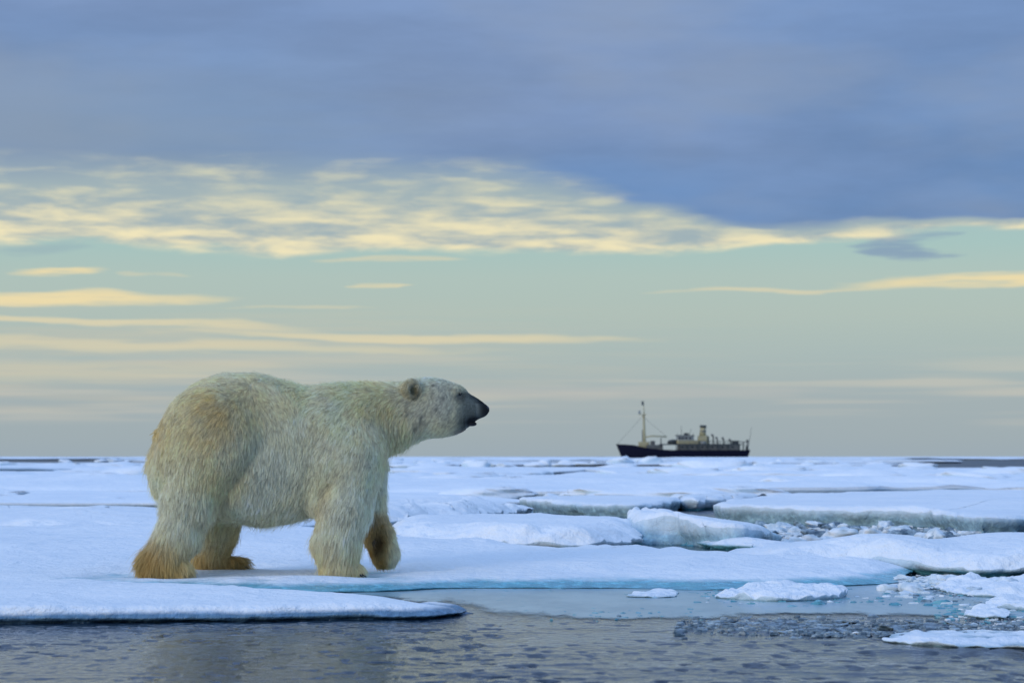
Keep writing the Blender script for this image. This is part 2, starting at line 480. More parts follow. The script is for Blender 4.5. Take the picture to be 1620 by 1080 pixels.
# --- soaked thin ice lying flush in the water
def build_thin_ice(name, pts, label, seed):
    o = catmull([G(*p) for p in pts], 260)
    gy = np.linspace(o[:, 1].min(), o[:, 1].max(), 110); gx = np.linspace(o[:, 0].min(), o[:, 0].max(), 200)
    X, Y = np.meshgrid(gx, gy); q = np.column_stack([X.ravel(), Y.ravel()])
    ed = seg_dist(q, o); c = np.zeros(len(q), bool)
    for (x0, y0), (x1, y1) in zip(o, np.roll(o, -1, 0)):
        m = ((y0 > q[:, 1]) != (y1 > q[:, 1])); c ^= m & (q[:, 0] < (x1 - x0) * (q[:, 1] - y0) / (y1 - y0 + 1e-12) + x0)
    idx = np.arange(len(q)).reshape(X.shape)
    f = np.stack([idx[:-1, :-1], idx[:-1, 1:], idx[1:, 1:], idx[1:, :-1]], -1).reshape(-1, 4)
    f = f[c[f].any(1)]
    used = np.unique(f); re_ = np.zeros(len(q), int); re_[used] = np.arange(len(used))
    me = mesh_from(name, np.column_stack([q, np.full(len(q), 0.004)])[used], re_[f])
    at = me.attributes.new('edge', 'FLOAT', 'POINT')
    at.data.foreach_set('value', np.where(c, np.clip(ed / 0.9, 0, 1), 0)[used].astype(np.float32))
    return tag(link(name, me, MAT['thin_ice']), label, kind='structure')
build_thin_ice('thin_ice', [(330, 938), (480, 944), (640, 958), (760, 976), (900, 984), (1100, 984), (1300, 976), (1480, 980), (1700, 984), (1900, 984), (1900, 925), (1400, 912), (1000, 918), (560, 922), (400, 926)],
               'pale grey-blue soaked thin ice lying flush with the water', 51)

HH = P(345, 899, 0.6)                                # far hind foot contact
NF = P(545, 916, 0.2); NH = P(258, 914, 0.0)
def bear_ground(x, y):
    g = 0.075 + 0.020 * fbm(x * 0.9, y * 0.5, oct=3, seed=2) + 0.012 * fbm(x * 2.1, y * 1.3, oct=3, seed=6)
    far = np.clip((y - 16.9) / 4.0, 0, 1)
    g = g + 0.10 * far * far * (3 - 2 * far) + 0.02 * fbm(x * 0.45, y * 0.3, oct=3, seed=4) * far
    g = g + gauss(x, y, HH[0], HH[1], 0.5, 0.25, 0.03)
    g = g + gauss(x, y, -1.6, 24.5, 2.5, 2.5, 0.06) + gauss(x, y, 1.6, 19.3, 1.5, 1.2, 0.05) + gauss(x, y, 0.4, 17.6, 1.2, .5, 0.02)
    # settle to the measured foot heights
    for ft, hh in ((NH, 0.052), (NF, 0.037), (HH, HH[2])):
        w = np.exp(-((x - ft[0]) / 0.38) ** 2 - ((y - ft[1]) / 0.22) ** 2)
        g = g * (1 - w) + hh * w
    for tx, ty in ((140, 917), (95, 908), (40, 916), (-10, 907), (190, 907), (455, 911), (420, 917), (700, 905), (760, 915)):
        gx_, gy_ = G(tx, ty, .06); g = g - gauss(x, y, gx_, gy_, .11, .14, .022) + gauss(x, y, gx_ + .16, gy_, .07, .12, .008)
    pw = P(603, 900, .75)
    g = g - gauss(x, y, pw[0] + .05, pw[1], .3, .2, .035)
    return g
add_floe('ice_floe',
    [(-500, 925), (-150, 930), (150, 933), (330, 936), (470, 939), (600, 937), (720, 932), (900, 931), (1000, 932), (1150, 934), (1300, 929), (1400, 924), (1434, 914),
     (1420, 884, .1), (1300, 868, .15), (1150, 862, .18), (1000, 852, .2), (850, 845, .2), (700, 840, .2), (600, 831, .2), (420, 825, .2), (240, 823, .2), (0, 823, .2), (-300, 823, .2), (-600, 835, .2)],
    bear_ground, 'broad snow-covered ice floe under the polar bear, turquoise at its wet near edge', mat='snow_shore', n=900, rings=90, rnd=0.5, lip=0.18, undercut=0.05, rough=0.05, rscale=2.5, seed=3,
    centre=(-0.9, 19.0), shore=lambda x, y: 0.75 + 0.3 * np.clip((y - 17) / 2, 0, 1))

# front shelf
add_floe('ice_shelf',
    [(-500, 1000), (-200, 990), (0, 987), (200, 985), (400, 983), (560, 981), (660, 979), (715, 975), (737, 969), (725, 962, .03), (695, 957, .05), (640, 949, .07), (560, 944, .07), (430, 938, .07), (330, 930, .07), (150, 922, .07), (-100, 915, .07), (-500, 915, .07)],
    lambda x, y: 0.098 + 0.012 * fbm(x * 1.1, y * 0.9, oct=3, seed=8) + gauss(x, y, -2.6, 13.9, 1.4, 0.5, 0.012) - 0.05 * np.clip((x + 0.75) / 0.5, 0, 1),
    'long low white ice shelf with dark undercut front edge, in front of the bear', 'ice shelf', mat='snow_front', n=1100, rings=70, rnd=0.11, lip=0.34, undercut=0.06, rough=0.025, rscale=2.6, seed=15, tooth=0.008, centre=(-2.4, 14.1))

# right mound
add_floe('ice_floe', [(1130, 893), (1230, 908), (1330, 905), (1450, 909), (1540, 914), (1640, 913), (1800, 908), (2000, 900), (2000, 852, .15), (1700, 850, .18), (1500, 855, .17), (1390, 855, .17), (1280, 866, .12), (1180, 876, .1)],
    lambda x, y: 0.155 + 0.02 * fbm(x * 0.8, y * .5, oct=3, seed=18) + gauss(x, y, *G(1395, 850, .26), .62, 1.0, .12) + gauss(x, y, *G(1610, 846, .27), .75, 1.0, .14) - gauss(x, y, *G(1500, 862, .2), .3, 1.0, .045)
      - 0.07 * np.clip((2.15 - x) / 0.9, 0, 1),
    'smooth double-humped snow floe with a shaded grey front, beside the slush', n=700, rings=60, rnd=0.35, lip=0.42, undercut=0.10, rough=0.05, seed=23, lump=0.01)
# low drift sheet behind
add_floe('ice_floe', [(625, 864), (760, 871), (860, 873), (960, 872), (1008, 864), (1015, 820, .2), (930, 812, .26), (820, 811, .26), (700, 818, .22), (640, 825, .15)],
    lambda x, y: 0.235 + 0.02 * fbm(x * .6, y * .4, oct=3, seed=27) + gauss(x, y, *G(810, 812, .28), 1.0, 1.2, .05),
    'low lens-shaped snow floe left of the tilted blue slab', n=420, rings=44, rnd=0.5, lip=0.35, undercut=0.06, rough=0.08, seed=29, tooth=0.03)
# tilted slab
add_floe('ice_slab', [(1000, 846), (1050, 859), (1120, 866), (1185, 868), (1236, 860), (1215, 852, .05), (1130, 846, .1), (1050, 838, .15), (1003, 836, .15)],
    lambda x, y: np.interp(x, [G(1000, 850)[0], G(1035, 850)[0], G(1150, 850)[0], G(1236, 850)[0]], [.325, .335, .22, .06]) + 0.012 * fbm(x * 3, y * 3, oct=3, seed=33),
    'tilted pale slab with blue side, high at one end, beside the brash pool', 'ice slab', mat='snow_cut', n=420, rings=36, rnd=0.12, lip=0.78, undercut=0.05, rough=0.03, rscale=3, seed=35, tooth=0.012)
add_floe('ice_floe', [(1090, 862), (1130, 868), (1180, 871), (1230, 878), (1290, 872), (1280, 862, .06), (1200, 858, .05), (1120, 856, .05)],
    lambda x, y: 0.105 + 0.02 * fbm(x * 2, y * 2, oct=3, seed=36), 'small rounded snow lump at the foot of the tilted slab', n=240, rings=24, rnd=0.3, lip=0.4, seed=37, tooth=0.02)
# long slab with cut face
add_floe('ice_floe', [(1140, 824), (1250, 829), (1360, 832), (1450, 834), (1500, 838), (1555, 843), (1640, 842), (1760, 842), (1950, 838), (1950, 782, .2), (1650, 775, .25), (1450, 775, .25), (1290, 780, .25), (1170, 788, .25)],
    lambda x, y: 0.265 + 0.018 * fbm(x * .6, y * .4, oct=3, seed=39) - 0.06 * np.clip((x - G(1480, 838)[0]) / .3, 0, 1) * np.clip((34 - y) / 3, 0, 1),
    'long white floe with a straight cut grey-teal face above the brash pool', mat='snow_cut', n=600, rings=44, rnd=0.16, lip=0.80, undercut=0.06, rough=0.06, seed=41)
add_floe('ice_floe', [(824, 808), (880, 813), (960, 817), (1030, 817), (1062, 810), (1070, 788, .2), (960, 783, .2), (840, 786, .2)],
    lambda x, y: 0.215 + 0.016 * fbm(x * .7, y * .5, oct=3, seed=43), 'flat white floe with a smooth grey face behind the low drift', mat='snow_cut', n=420, rings=34, rnd=0.14, lip=0.80, undercut=0.06, rough=0.06, seed=45)
add_floe('ice_floe', [(1062, 806), (1110, 808), (1165, 804), (1205, 797), (1215, 782, .2), (1140, 777, .2), (1080, 781, .2)],
    lambda x, y: 0.22 + 0.03 * fbm(x * .8, y * .5, oct=3, seed=47), 'short lumpy floe with a shaded hollow front, between two flat floes', n=300, rings=30, rnd=0.2, lip=0.7, undercut=0.1, rough=0.12, seed=49)
add_floe('ice_floe', [(540, 838), (620, 838), (680, 834), (760, 827), (825, 816), (830, 792, .22), (720, 786, .25), (600, 790, .22), (520, 800, .2)],
    lambda x, y: 0.24 + 0.05 * fbm(x * 1.3, y * .8, oct=4, seed=53), 'hummocky floe with a soft grey front just past the bear’s chest', n=420, rings=40, rnd=0.5, lip=0.5, undercut=0.08, rough=0.12, seed=55)
add_floe('ice_floe', [(-400, 848), (0, 848), (60, 849), (190, 848), (330, 849), (480, 848), (500, 800, .2), (300, 798, .22), (100, 797, .22), (-400, 798, .2)],
    lambda x, y: 0.185 + 0.02 * fbm(x * .7, y * .5, oct=3, seed=57) + gauss(x, y, *G(130, 812, .2), 1.0, 1.5, .05), 'wide snow floe with a low drift, behind the bear’s hindquarters', n=420, rings=36, rnd=0.35, lip=0.6, undercut=0.08, rough=0.12, seed=59)

# --- far pack: floe after floe towards the horizon
def far_floes():
    rr = random.Random(12)
    protos = []
    for k in range(14):
        n = rr.randint(7, 10)
        pts = []
        for a in range(n):
            th = 2 * math.pi * a / n + rr.uniform(-.2, .2); r = rr.uniform(.82, 1.1)
            pts.append((math.cos(th) * r, math.sin(th) * r))
        sd = 100 + k * 7
        amp = rr.uniform(.15, .55)
        me, _ = floe_mesh(pts, lambda x, y, sd=sd, amp=amp: 1.0 + amp * np.clip(fbm(x * 2.2, y * 2.2, oct=4, seed=sd), -.5, 1) , n=110, rings=22, rnd=0.12, lip=0.75, undercut=0.02, rough=0.10, rscale=1.6, seed=sd, tooth=0.0)
        # the template is one metre high and about two metres across
        me.materials.append(MAT['snow_far'])
        protos.append(me)
    rows = [33.5]
    while rows[-1] < 3200: rows.append(rows[-1] * 1.19)
    def lead(px, Y):
        if px < 300 and 250 < Y < 640: return True
        if px > 1370 and 165 < Y < 700: return True
        if 560 < px < 1100 and 165 < Y < 215: return True
        return False
    cnt = 0
    for r in range(len(rows) - 1):
        y0, y1 = rows[r], rows[r + 1]
        dep = (y1 - y0)
        x = -0.30 * y0 - rr.uniform(0, dep)
        lim = 0.30 * y0
        while x < lim:
            w = min(dep * rr.uniform(1.3, 4.2), y0 * rr.uniform(.07, .13)) if y0 > 60 else dep * rr.uniform(1.2, 3.0)
            cx_, cy_ = x + w / 2, (y0 + y1) / 2 + dep * rr.uniform(-.12, .12)
            px = CX + F * cx_ / cy_
            x += w * 0.95
            if lead(px, cy_): continue
            if y1 < 50 and px > 560: continue
            if y1 < 42: continue
            hgt = rr.uniform(.11, .33) * (1 + min(1.0, cy_ / 900)) * (.55 if 130 < cy_ < 320 else 1)
            ob = link('ice_floe', rr.choice(protos), loc=(cx_, cy_, 0), rot=(0, 0, rr.uniform(-.12, .12) + (math.pi if rr.random() < .5 else 0)), scale=(w * .56, dep * .60, hgt))
            near = cy_ < 90
            tag(ob, 'flat snow-covered floe in the pack ice between the bear and the far leads' if near else 'distant thin white floe in the pack ice towards the horizon', 'ice floe',
                'pack floes behind the bear' if near else 'distant pack floes')
            cnt += 1
    return cnt
far_floes()

# --- upright blocks and hummocks on the pack
def block_mesh(seed, spiky=0.35, res=3):
    rr = np.random.default_rng(seed)
    # faceted lump: sphere cut by random planes
    n = 24; m = 14
    th = np.linspace(0, 2 * math.pi, n, endpoint=False); ph = np.linspace(0.0, math.pi, m)
    T, Pp = np.meshgrid(th, ph)
    D = np.stack([np.sin(Pp) * np.cos(T), np.sin(Pp) * np.sin(T), np.cos(Pp)], -1).reshape(-1, 3)
    planes = rr.normal(size=(11, 3)); planes /= np.linalg.norm(planes, axis=1, keepdims=True)
    offs = rr.uniform(.55, .95, 11)
    dots = D @ planes.T
    r = np.where(dots > .05, offs / np.maximum(dots, .05), 9).min(1)
    r = np.minimum(r, 1.0)
    r = r * (1 + spiky * .35 * fbm(D[:, 0] * 2.4 + seed, D[:, 1] * 2.4, D[:, 2] * 2.4, oct=3, seed=seed))
    V = D * r[:, None]
    idx = np.arange(n * m).reshape(m, n)
    fs = np.stack([idx[:-1, :], idx[1:, :], np.roll(idx, -1, 1)[1:, :], np.roll(idx, -1, 1)[:-1, :]], -1).reshape(-1, 4)
    me = mesh_from('ice_block', V, [tuple(map(int, f)) for f in fs])
    return me
blocks = [block_mesh(900 + k) for k in range(6)]
for b in blocks: b.materials.append(MAT['snow_far'])
HUM = [  # px, py(base), width px, height px
    (757, 738, 46, 20), (800, 737, 40, 9), (860, 735, 34, 15), (690, 736, 70, 10), (640, 738, 60, 9), (930, 735, 60, 9), (985, 731, 62, 17), (1030, 731, 34, 15), (1065, 735, 50, 8),
    (1100, 733, 44, 7), (1160, 731, 36, 9), (1215, 733, 40, 6), (1330, 736, 60, 6), (1500, 742, 44, 6), (1570, 741, 50, 7), (1280, 745, 60, 8),
    (768, 773, 40, 15), (800, 768, 30, 7), (870, 784, 40, 13), (985, 776, 30, 14), (755, 795, 34, 12), (655, 776, 30, 9), (1190, 760, 60, 7), (1040, 752, 40, 6), (700, 762, 44, 6), (640, 798, 60, 10),
    (130, 803, 120, 13), (60, 783, 80, 8), (170, 786, 60, 7), (90, 760, 80, 6), (200, 752, 60, 6), (30, 742, 90, 7), (150, 741, 60, 6)]
_r = random.Random(77)
HUM += [(_r.uniform(580, 1400), _r.uniform(728, 736), _r.uniform(8, 42), _r.uniform(3, 9)) for _ in range(46)] + [(_r.uniform(-20, 240), _r.uniform(728, 736), _r.uniform(8, 34), _r.uniform(3, 6)) for _ in range(10)]
for k, (px, py, w, hpx) in enumerate(HUM):
    X, Y = G(px, py, 0.2)
    wm, hm = w / F * Y, hpx / F * Y
    ob = link('ice_hummock', blocks[k % 6], loc=(X, Y, 0.16), rot=(0, 0, k * 1.3), scale=(wm * .62, wm * .5, hm * .72))
    tag(ob, 'snowy ice hummock standing up from the far pack ice' if py < 750 else 'small snow-crusted ice hummock on the pack ice behind the bear', 'ice hummock', 'hummocks on the far pack' if py < 750 else 'hummocks on the nearer pack')

# --- brash: broken pieces floating between the floes
chunks = [block_mesh(700 + k, 0.6) for k in range(8)]
def chunk_copy(k, mat):
    me = chunks[k].copy(); me.materials.clear(); me.materials.append(MAT[mat]); return me
CH = {m: [chunk_copy(k, m) for k in range(8)] for m in ('glass_ice', 'white_chunk', 'teal_chunk')}
def scatter(n, region, size, mats, label, group, seed, flat=(.25, .6), zmul=.35):
    rr = random.Random(seed)
    poly = region
    def inside(px, py):
        c = False; j = len(poly) - 1
        for i in range(len(poly)):
            if (poly[i][1] > py) != (poly[j][1] > py) and px < (poly[j][0] - poly[i][0]) * (py - poly[i][1]) / (poly[j][1] - poly[i][1]) + poly[i][0]: c = not c
            j = i
        return c
    xs = [p[0] for p in poly]; ys = [p[1] for p in poly]
    k = 0
    while k < n:
        px, py = rr.uniform(min(xs), max(xs)), rr.uniform(min(ys), max(ys))
        if not inside(px, py): continue
        X, Y = G(px, py)
        s = size[0] + (size[1] - size[0]) * rr.random() ** 2.2
        f = rr.uniform(*flat)
        mt = rr.choices([m for m, _ in mats], [w for _, w in mats])[0]
        ob = link('ice_chunk', rr.choice(CH[mt]), loc=(X, Y, s * f * zmul * rr.uniform(-.2, .8)), rot=(rr.uniform(-.25, .25), rr.uniform(-.25, .25), rr.uniform(0, 6.28)), scale=(s * rr.uniform(.7, 1.5), s * rr.uniform(.7, 1.2), s * f))
        tag(ob, label[mt], 'ice chunk', group + {'glass_ice': ', clear', 'white_chunk': ', white', 'teal_chunk': ', blue'}[mt])
        k += 1
scatter(105, [(1180, 850), (1210, 826), (1350, 828), (1470, 836), (1570, 850), (1500, 858), (1390, 860), (1280, 872), (1230, 862)], (.04, .18), [('glass_ice', .4), ('white_chunk', .6)],
        {'glass_ice': 'dark clear ice chunk in the brash pool below the long cut floe', 'white_chunk': 'grey-white ice chunk in the brash pool below the long cut floe'}, 'brash pool chunks', 1, (.3, .7))
scatter(70, [(1430, 912), (1470, 905), (1620, 918), (1700, 930), (1700, 950), (1500, 940), (1400, 935)], (.03, .10), [('glass_ice', .0), ('white_chunk', 1.0)],
        {'glass_ice': 'clear ice fragment in the slush before the double-humped floe', 'white_chunk': 'white slush lump before the double-humped floe'}, 'slush before the humped floe', 2, (.35, .8))
scatter(85, [(1075, 990), (1160, 978), (1300, 982), (1460, 984), (1600, 985), (1650, 1000), (1440, 1008), (1250, 1004), (1120, 996)], (.014, .06), [('glass_ice', .9), ('white_chunk', .1)],
        {'glass_ice': 'dark glassy ice fragment in the brash band on the open water', 'white_chunk': 'pale ice fragment in the brash band on the open water'}, 'brash band fragments', 3, (.12, .35))
scatter(28, [(1140, 936), (1180, 930), (1320, 930), (1430, 932), (1560, 945), (1500, 962), (1300, 956), (1150, 952)], (.015, .07), [('teal_chunk', .7), ('white_chunk', .3)],
        {'teal_chunk': 'turquoise wet ice fragment along the main floe edge', 'white_chunk': 'white wet ice fragment along the main floe edge'}, 'wet fragments by the main floe', 4, (.25, .5))
scatter(10, [(840, 966), (930, 958), (1000, 964), (1100, 968), (1090, 978), (900, 982), (780, 978)], (.008, .025), [('teal_chunk', .6), ('glass_ice', .4)],
        {'teal_chunk': 'tiny blue ice crumb on the thin soaked ice', 'glass_ice': 'tiny dark ice crumb on the thin soaked ice'}, 'crumbs on the thin ice', 5, (.4, .8))
rr_ = random.Random(5)
for k in range(70):
    Y = 36 * (170 / 36) ** rr_.random(); px = rr_.uniform(-60, 1680)
    if 560 < px < 1100 and 150 < Y < 230: continue
    wm = rr_.uniform(.5, 1.6) * (Y / 50) ** .6; hm = wm * rr_.uniform(.10, .24)
    ob = link('snow_drift', blocks[k % 6], loc=((px - CX) / F * Y, Y, .17), rot=(0, 0, rr_.uniform(-.4, .4) + 3.14 * (k % 2)), scale=(wm, wm * .6, hm))
    tag(ob, 'low wind-packed snow drift on the flat pack ice behind the bear', 'snow drift', 'drifts on the pack ice')
def crumbs(name, regions, label, mat, seed):
    rr = random.Random(seed); V = []; fs = []
    for poly, n, lo, hi in regions:
        for k in range(n):
            px, py = rr.uniform(poly[0], poly[2]), rr.gauss((poly[1] + poly[3]) / 2, (poly[3] - poly[1]) / 4)
            X, Y = G(px, py); s = lo + (hi - lo) * rr.random() ** 3; a = rr.uniform(0, 6.28); b = len(V)
            for i in range(5):
                t = a + i * 1.257 + rr.uniform(-.3, .3); r = s * rr.uniform(.6, 1.2)
                V.append((X + r * 1.3 * math.cos(t), Y + r * math.sin(t), -.004))
                V.append((X + .75 * r * 1.3 * math.cos(t), Y + .75 * r * math.sin(t), s * rr.uniform(.15, .5)))
            for i in range(5): j = (i + 1) % 5; fs.append((b + 2 * i, b + 2 * j, b + 2 * j + 1, b + 2 * i + 1))
            fs.append(tuple(b + 2 * i + 1 for i in range(5)))
    return tag(link(name, mesh_from(name, np.array(V), fs, False), MAT[mat]), label, 'brash ice', kind='stuff')
crumbs('brash_ice', [((1070, 978, 1330, 1002), 700, .004, .030), ((1250, 980, 1660, 1010), 1100, .004, .030), ((1420, 912, 1680, 955), 420, .006, .04)], 'fine dark glassy brash floating on the open water', 'glass_ice', 91)
crumbs('brash_ice', [((1190, 830, 1560, 862), 900, .012, .07), ((1400, 906, 1680, 950), 900, .006, .045), ((1110, 930, 1380, 955), 150, .004, .02), ((1500, 945, 1680, 1010), 300, .004, .025)], 'fine white slush crumbs filling the brash pools', 'white_chunk', 92)
crumbs('brash_ice', [((1100, 934, 1520, 958), 320, .004, .028), ((900, 962, 1110, 980), 90, .005, .02), ((1480, 950, 1680, 985), 260, .005, .03), ((640, 928, 1150, 936), 160, .004, .02)], 'fine turquoise ice crumbs along the shallows', 'teal_chunk', 93)
# snow-slush heaps
def heap(pts, h, label, seed, mat='slush', **kw):
    add_floe('slush_heap', pts, lambda x, y: h * .8 * (1 + .8 * fbm(x * 5, y * 5, oct=4, seed=seed)), label, 'slush heap', mat=mat, n=300, rings=30, rnd=0.18, lip=0.3, undercut=0.02, rough=0.035, rscale=3, lump=h * .6, seed=seed, tooth=h * .5, **kw)
heap([(1140, 945), (1200, 951), (1290, 951), (1335, 944), (1320, 935), (1250, 932), (1180, 934)], .05, 'bright white slush heap in the turquoise shallows at the main floe’s edge', 61)
heap([(1485, 935), (1540, 944), (1640, 946), (1720, 940), (1700, 926), (1600, 920), (1510, 924)], .045, 'rough white slush heap before the double-humped floe', 62)
heap([(1560, 962), (1620, 967), (1720, 966), (1720, 952), (1620, 948), (1575, 952)], .04, 'low white slush hump on a blue ledge by the thin ice', 63)
heap([(1528, 975), (1560, 979), (1595, 977), (1585, 968), (1545, 967)], .035, 'little rounded slush cap with a turquoise foot', 64)
heap([(1395, 1015), (1450, 1022), (1560, 1026), (1700, 1028), (1700, 1006), (1560, 1000), (1440, 1003)], .022, 'flat slushy white pancake at the brash band’s open-water side', 65)
heap([(990, 944), (1030, 946), (1065, 944), (1060, 937), (1010, 936)], .022, 'small pointed snow scrap on the thin ice', 66)

# =====================================================================
# polar bear
# =====================================================================
ST = np.array([  # px, top, bottom, half width, depth of the spine line behind the near feet
    (238, 733, 738, .03, .30), (242, 716, 752, .12, .30), (247, 700, 775, .20, .30), (256, 678, 792, .27, .30), (275, 645, 806, .33, .31), (300, 614, 815, .385, .32), (338, 593, 822, .42, .34),
    (370, 588, 823, .43, .36), (401, 588, 828, .415, .39), (433, 595, 829, .40, .42), (457, 602, 825, .40, .44), (488, 608, 818, .40, .46), (520, 604, 812, .40, .48),
    (555, 602, 796, .365, .51), (580, 602, 768, .32, .53), (599, 603, 735, .255, .545), (612, 603, 723, .225, .555), (634, 602, 712, .188, .57), (654, 597, 702, .172, .585), (678, 595, 694, .160, .60),
    (700, 599, 691, .142, .61), (717, 606, 687, .112, .62), (733, 617, 681, .083, .63), (745, 624, 673, .068, .635), (757, 631, 663, .058, .64), (765, 637, 660, .048, .64), (771, 641, 656, .034, .64), (774, 645, 651, .02, .64)])
_x, _t, _b, _w, _d = [], [], [], [], []
for px, tp, bt, w, d in ST:
    a = P(px, tp, d); b = P(px, bt, d)
    _x.append(a[0]); _t.append(a[2]); _b.append(b[2]); _w.append(w); _d.append(BEAR_Y + d)
_x, _t, _b, _w, _d = map(np.array, (_x, _t, _b, _w, _d))
def smooth_interp(xs, x, v):
    # monotone-ish cubic through the stations
    m = np.gradient(v, x)
    i = np.clip(np.searchsorted(x, xs) - 1, 0, len(x) - 2)
    h = x[i + 1] - x[i]; t = np.clip((xs - x[i]) / h, 0, 1)
    return (2 * t ** 3 - 3 * t ** 2 + 1) * v[i] + (t ** 3 - 2 * t ** 2 + t) * h * m[i] + (-2 * t ** 3 + 3 * t ** 2) * v[i + 1] + (t ** 3 - t ** 2) * h * m[i + 1]
def smin(a, b, k):
    h = np.clip(.5 + .5 * (b - a) / k, 0, 1)
    return b * (1 - h) + a * h - k * h * (1 - h)
def rcone(p, a, b, r1, r2):
    ba = b - a; l2 = (ba ** 2).sum()
    t = np.clip(((p - a) @ ba) / l2, 0, 1)
    return np.linalg.norm(p - a - t[:, None] * ba, axis=1) - (r1 + (r2 - r1) * t)
def ellip(p, c, r, R=None):
    q = p - c
    if R is not None: q = q @ R
    q = q / r
    k = np.linalg.norm(q, axis=1)
    return (k - 1) * min(r)
U = 227.0                                            # pixels per metre at the bear
def bear_sdf(p):
    x = p[:, 0]
    ext = np.maximum(_x[0] - x, x - _x[-1])
    tz, bz = smooth_interp(x, _x, _t), smooth_interp(x, _x, _b)
    w, dc = smooth_interp(x, _x, _w), np.interp(x, _x, _d)
    snout = np.clip((x - _x[-12]) / (_x[-6] - _x[-12]), 0, 1)
    inset = 0.022 * (1 - snout)
    c = (tz + bz) * .5; h = np.maximum((tz - bz) * .5 - inset, .004); w = np.maximum(w - inset, .004)
    a = np.abs(p[:, 2] - c) / h; b = np.abs(p[:, 1] - dc) / w
    # belly sags wider low down, the spine is narrower
    b = b * (1 + .16 * np.clip((p[:, 2] - c) / h, -1, 1) * (1 - snout))
    k = (a ** 2.15 + b ** 2.15) ** (1 / 2.15)
    f = (k - 1) * np.minimum(h, w)
    f = np.where(ext > 0, np.maximum(f, ext), f)
    body = f
    # --- near hind leg
    r = lambda px: px / U
    leg = ellip(p, P(332, 706, .15), np.array([r(82), .28, r(96)]))
    leg = smin(leg, rcone(p, P(322, 735, .13), P(301, 790, .08), r(64), r(42)), .05)
    leg = smin(leg, rcone(p, P(301, 790, .08), P(284, 842, .05), r(41), r(30)), .05)
    leg = smin(leg, rcone(p, P(284, 842, .05), P(262, 880, .03), r(30), r(27)), .05)
    leg = smin(leg, rcone(p, P(246, 892, .02), P(284, 900, .0), r(20), r(14)), .06)
    body = smin(body, leg, .03)
    # --- far hind leg
    leg = rcone(p, P(350, 760, .56), P(338, 835, .60), r(58), r(34))
    leg = smin(leg, rcone(p, P(338, 835, .60), P(334, 876, .61), r(33), r(25)), .05)
    leg = smin(leg, rcone(p, P(328, 886, .61), P(382, 893, .60), r(15), r(7)), .05)
    body = smin(body, leg, .05)
    # --- near fore leg
    leg = rcone(p, P(550, 725, .31), P(542, 800, .22), r(58), r(45))
    leg = smin(leg, rcone(p, P(541, 800, .20), P(532, 858, .19), r(41), r(31)), .06)
    leg = smin(leg, rcone(p, P(532, 858, .19), P(536, 893, .19), r(31), r(26)), .05)
    leg = smin(leg, rcone(p, P(532, 899, .19), P(560, 905, .18), r(18), r(12)), .05)
    body = smin(body, leg, .10)
    # --- far fore leg, lifted, wrist folded
    leg = rcone(p, P(562, 750, .78), P(586, 818, .80), r(52), r(23))
    leg = smin(leg, rcone(p, P(586, 818, .80), P(600, 846, .78), r(23), r(20)), .04)
    leg = smin(leg, rcone(p, P(600, 849, .77), P(609, 875, .74), r(22), r(20)), .03)
    for tx, ty in ((620, 872), (616, 885), (604, 887)):
        leg = smin(leg, rcone(p, P(605, 868, .75), P(tx, ty, .73), r(12), r(7.5)), .02)
    body = smin(body, leg, .05)
    k_ = F / (BEAR_Y + .35); gx, gy = CX + p[:, 0] * k_, HZ + (EYE - p[:, 2]) * k_
    near_ = np.clip((BEAR_Y + .33 - p[:, 1]) / .1, 0, 1)
    for x0, y0, x1, y1, wd, dp in ((425, 700, 345, 800, 13, .034), (532, 755, 503, 832, 10, .034), (668, 640, 662, 700, 7, .010), (640, 625, 632, 715, 9, .010), (318, 640, 262, 700, 14, .012)):
        t_ = np.clip(((gx - x0) * (x1 - x0) + (gy - y0) * (y1 - y0)) / ((x1 - x0) ** 2 + (y1 - y0) ** 2), 0, 1)
        body = body + near_ * dp * np.sin(np.clip(t_, .04, .96) * np.pi) ** .5 * np.exp(-(np.hypot(gx - x0 - t_ * (x1 - x0), gy - y0 - t_ * (y1 - y0)) / wd) ** 2)
    # brow, cheek, ears
    hd = P(690, 640, .61)
    for s in (-1, 1):
        ec = P(654, 617, .61) + np.array([0, s * .158, 0.0])
        outer = ellip(p, ec, np.array([.062, .046, .068]))
        cup = ellip(p, ec + np.array([.012 if s < 0 else .012, s * .030, .0]), np.array([.040, .034, .046]))
        body = smin(body, np.maximum(outer, -cup), .018)
    brow = ellip(p, P(722, 618, .62) + np.array([0, 0, 0]), np.array([.06, .085, .035]))
    body = smin(body, brow, .03)
    # mouth slit and nose notch
    for s in ():
        m1 = rcone(p, P(769, 665.5, .54), P(769, 665.5, .74), .022, .022)
        body = np.maximum(body, -m1)
        m2 = rcone(p, P(742, 668, .52), P(766, 663.5, .58), .006, .007)
        body = np.maximum(body, -m2)
    # tail stub
    body = smin(body, rcone(p, P(260, 688, .30), P(252, 720, .28), .05, .035), .03)
    return body

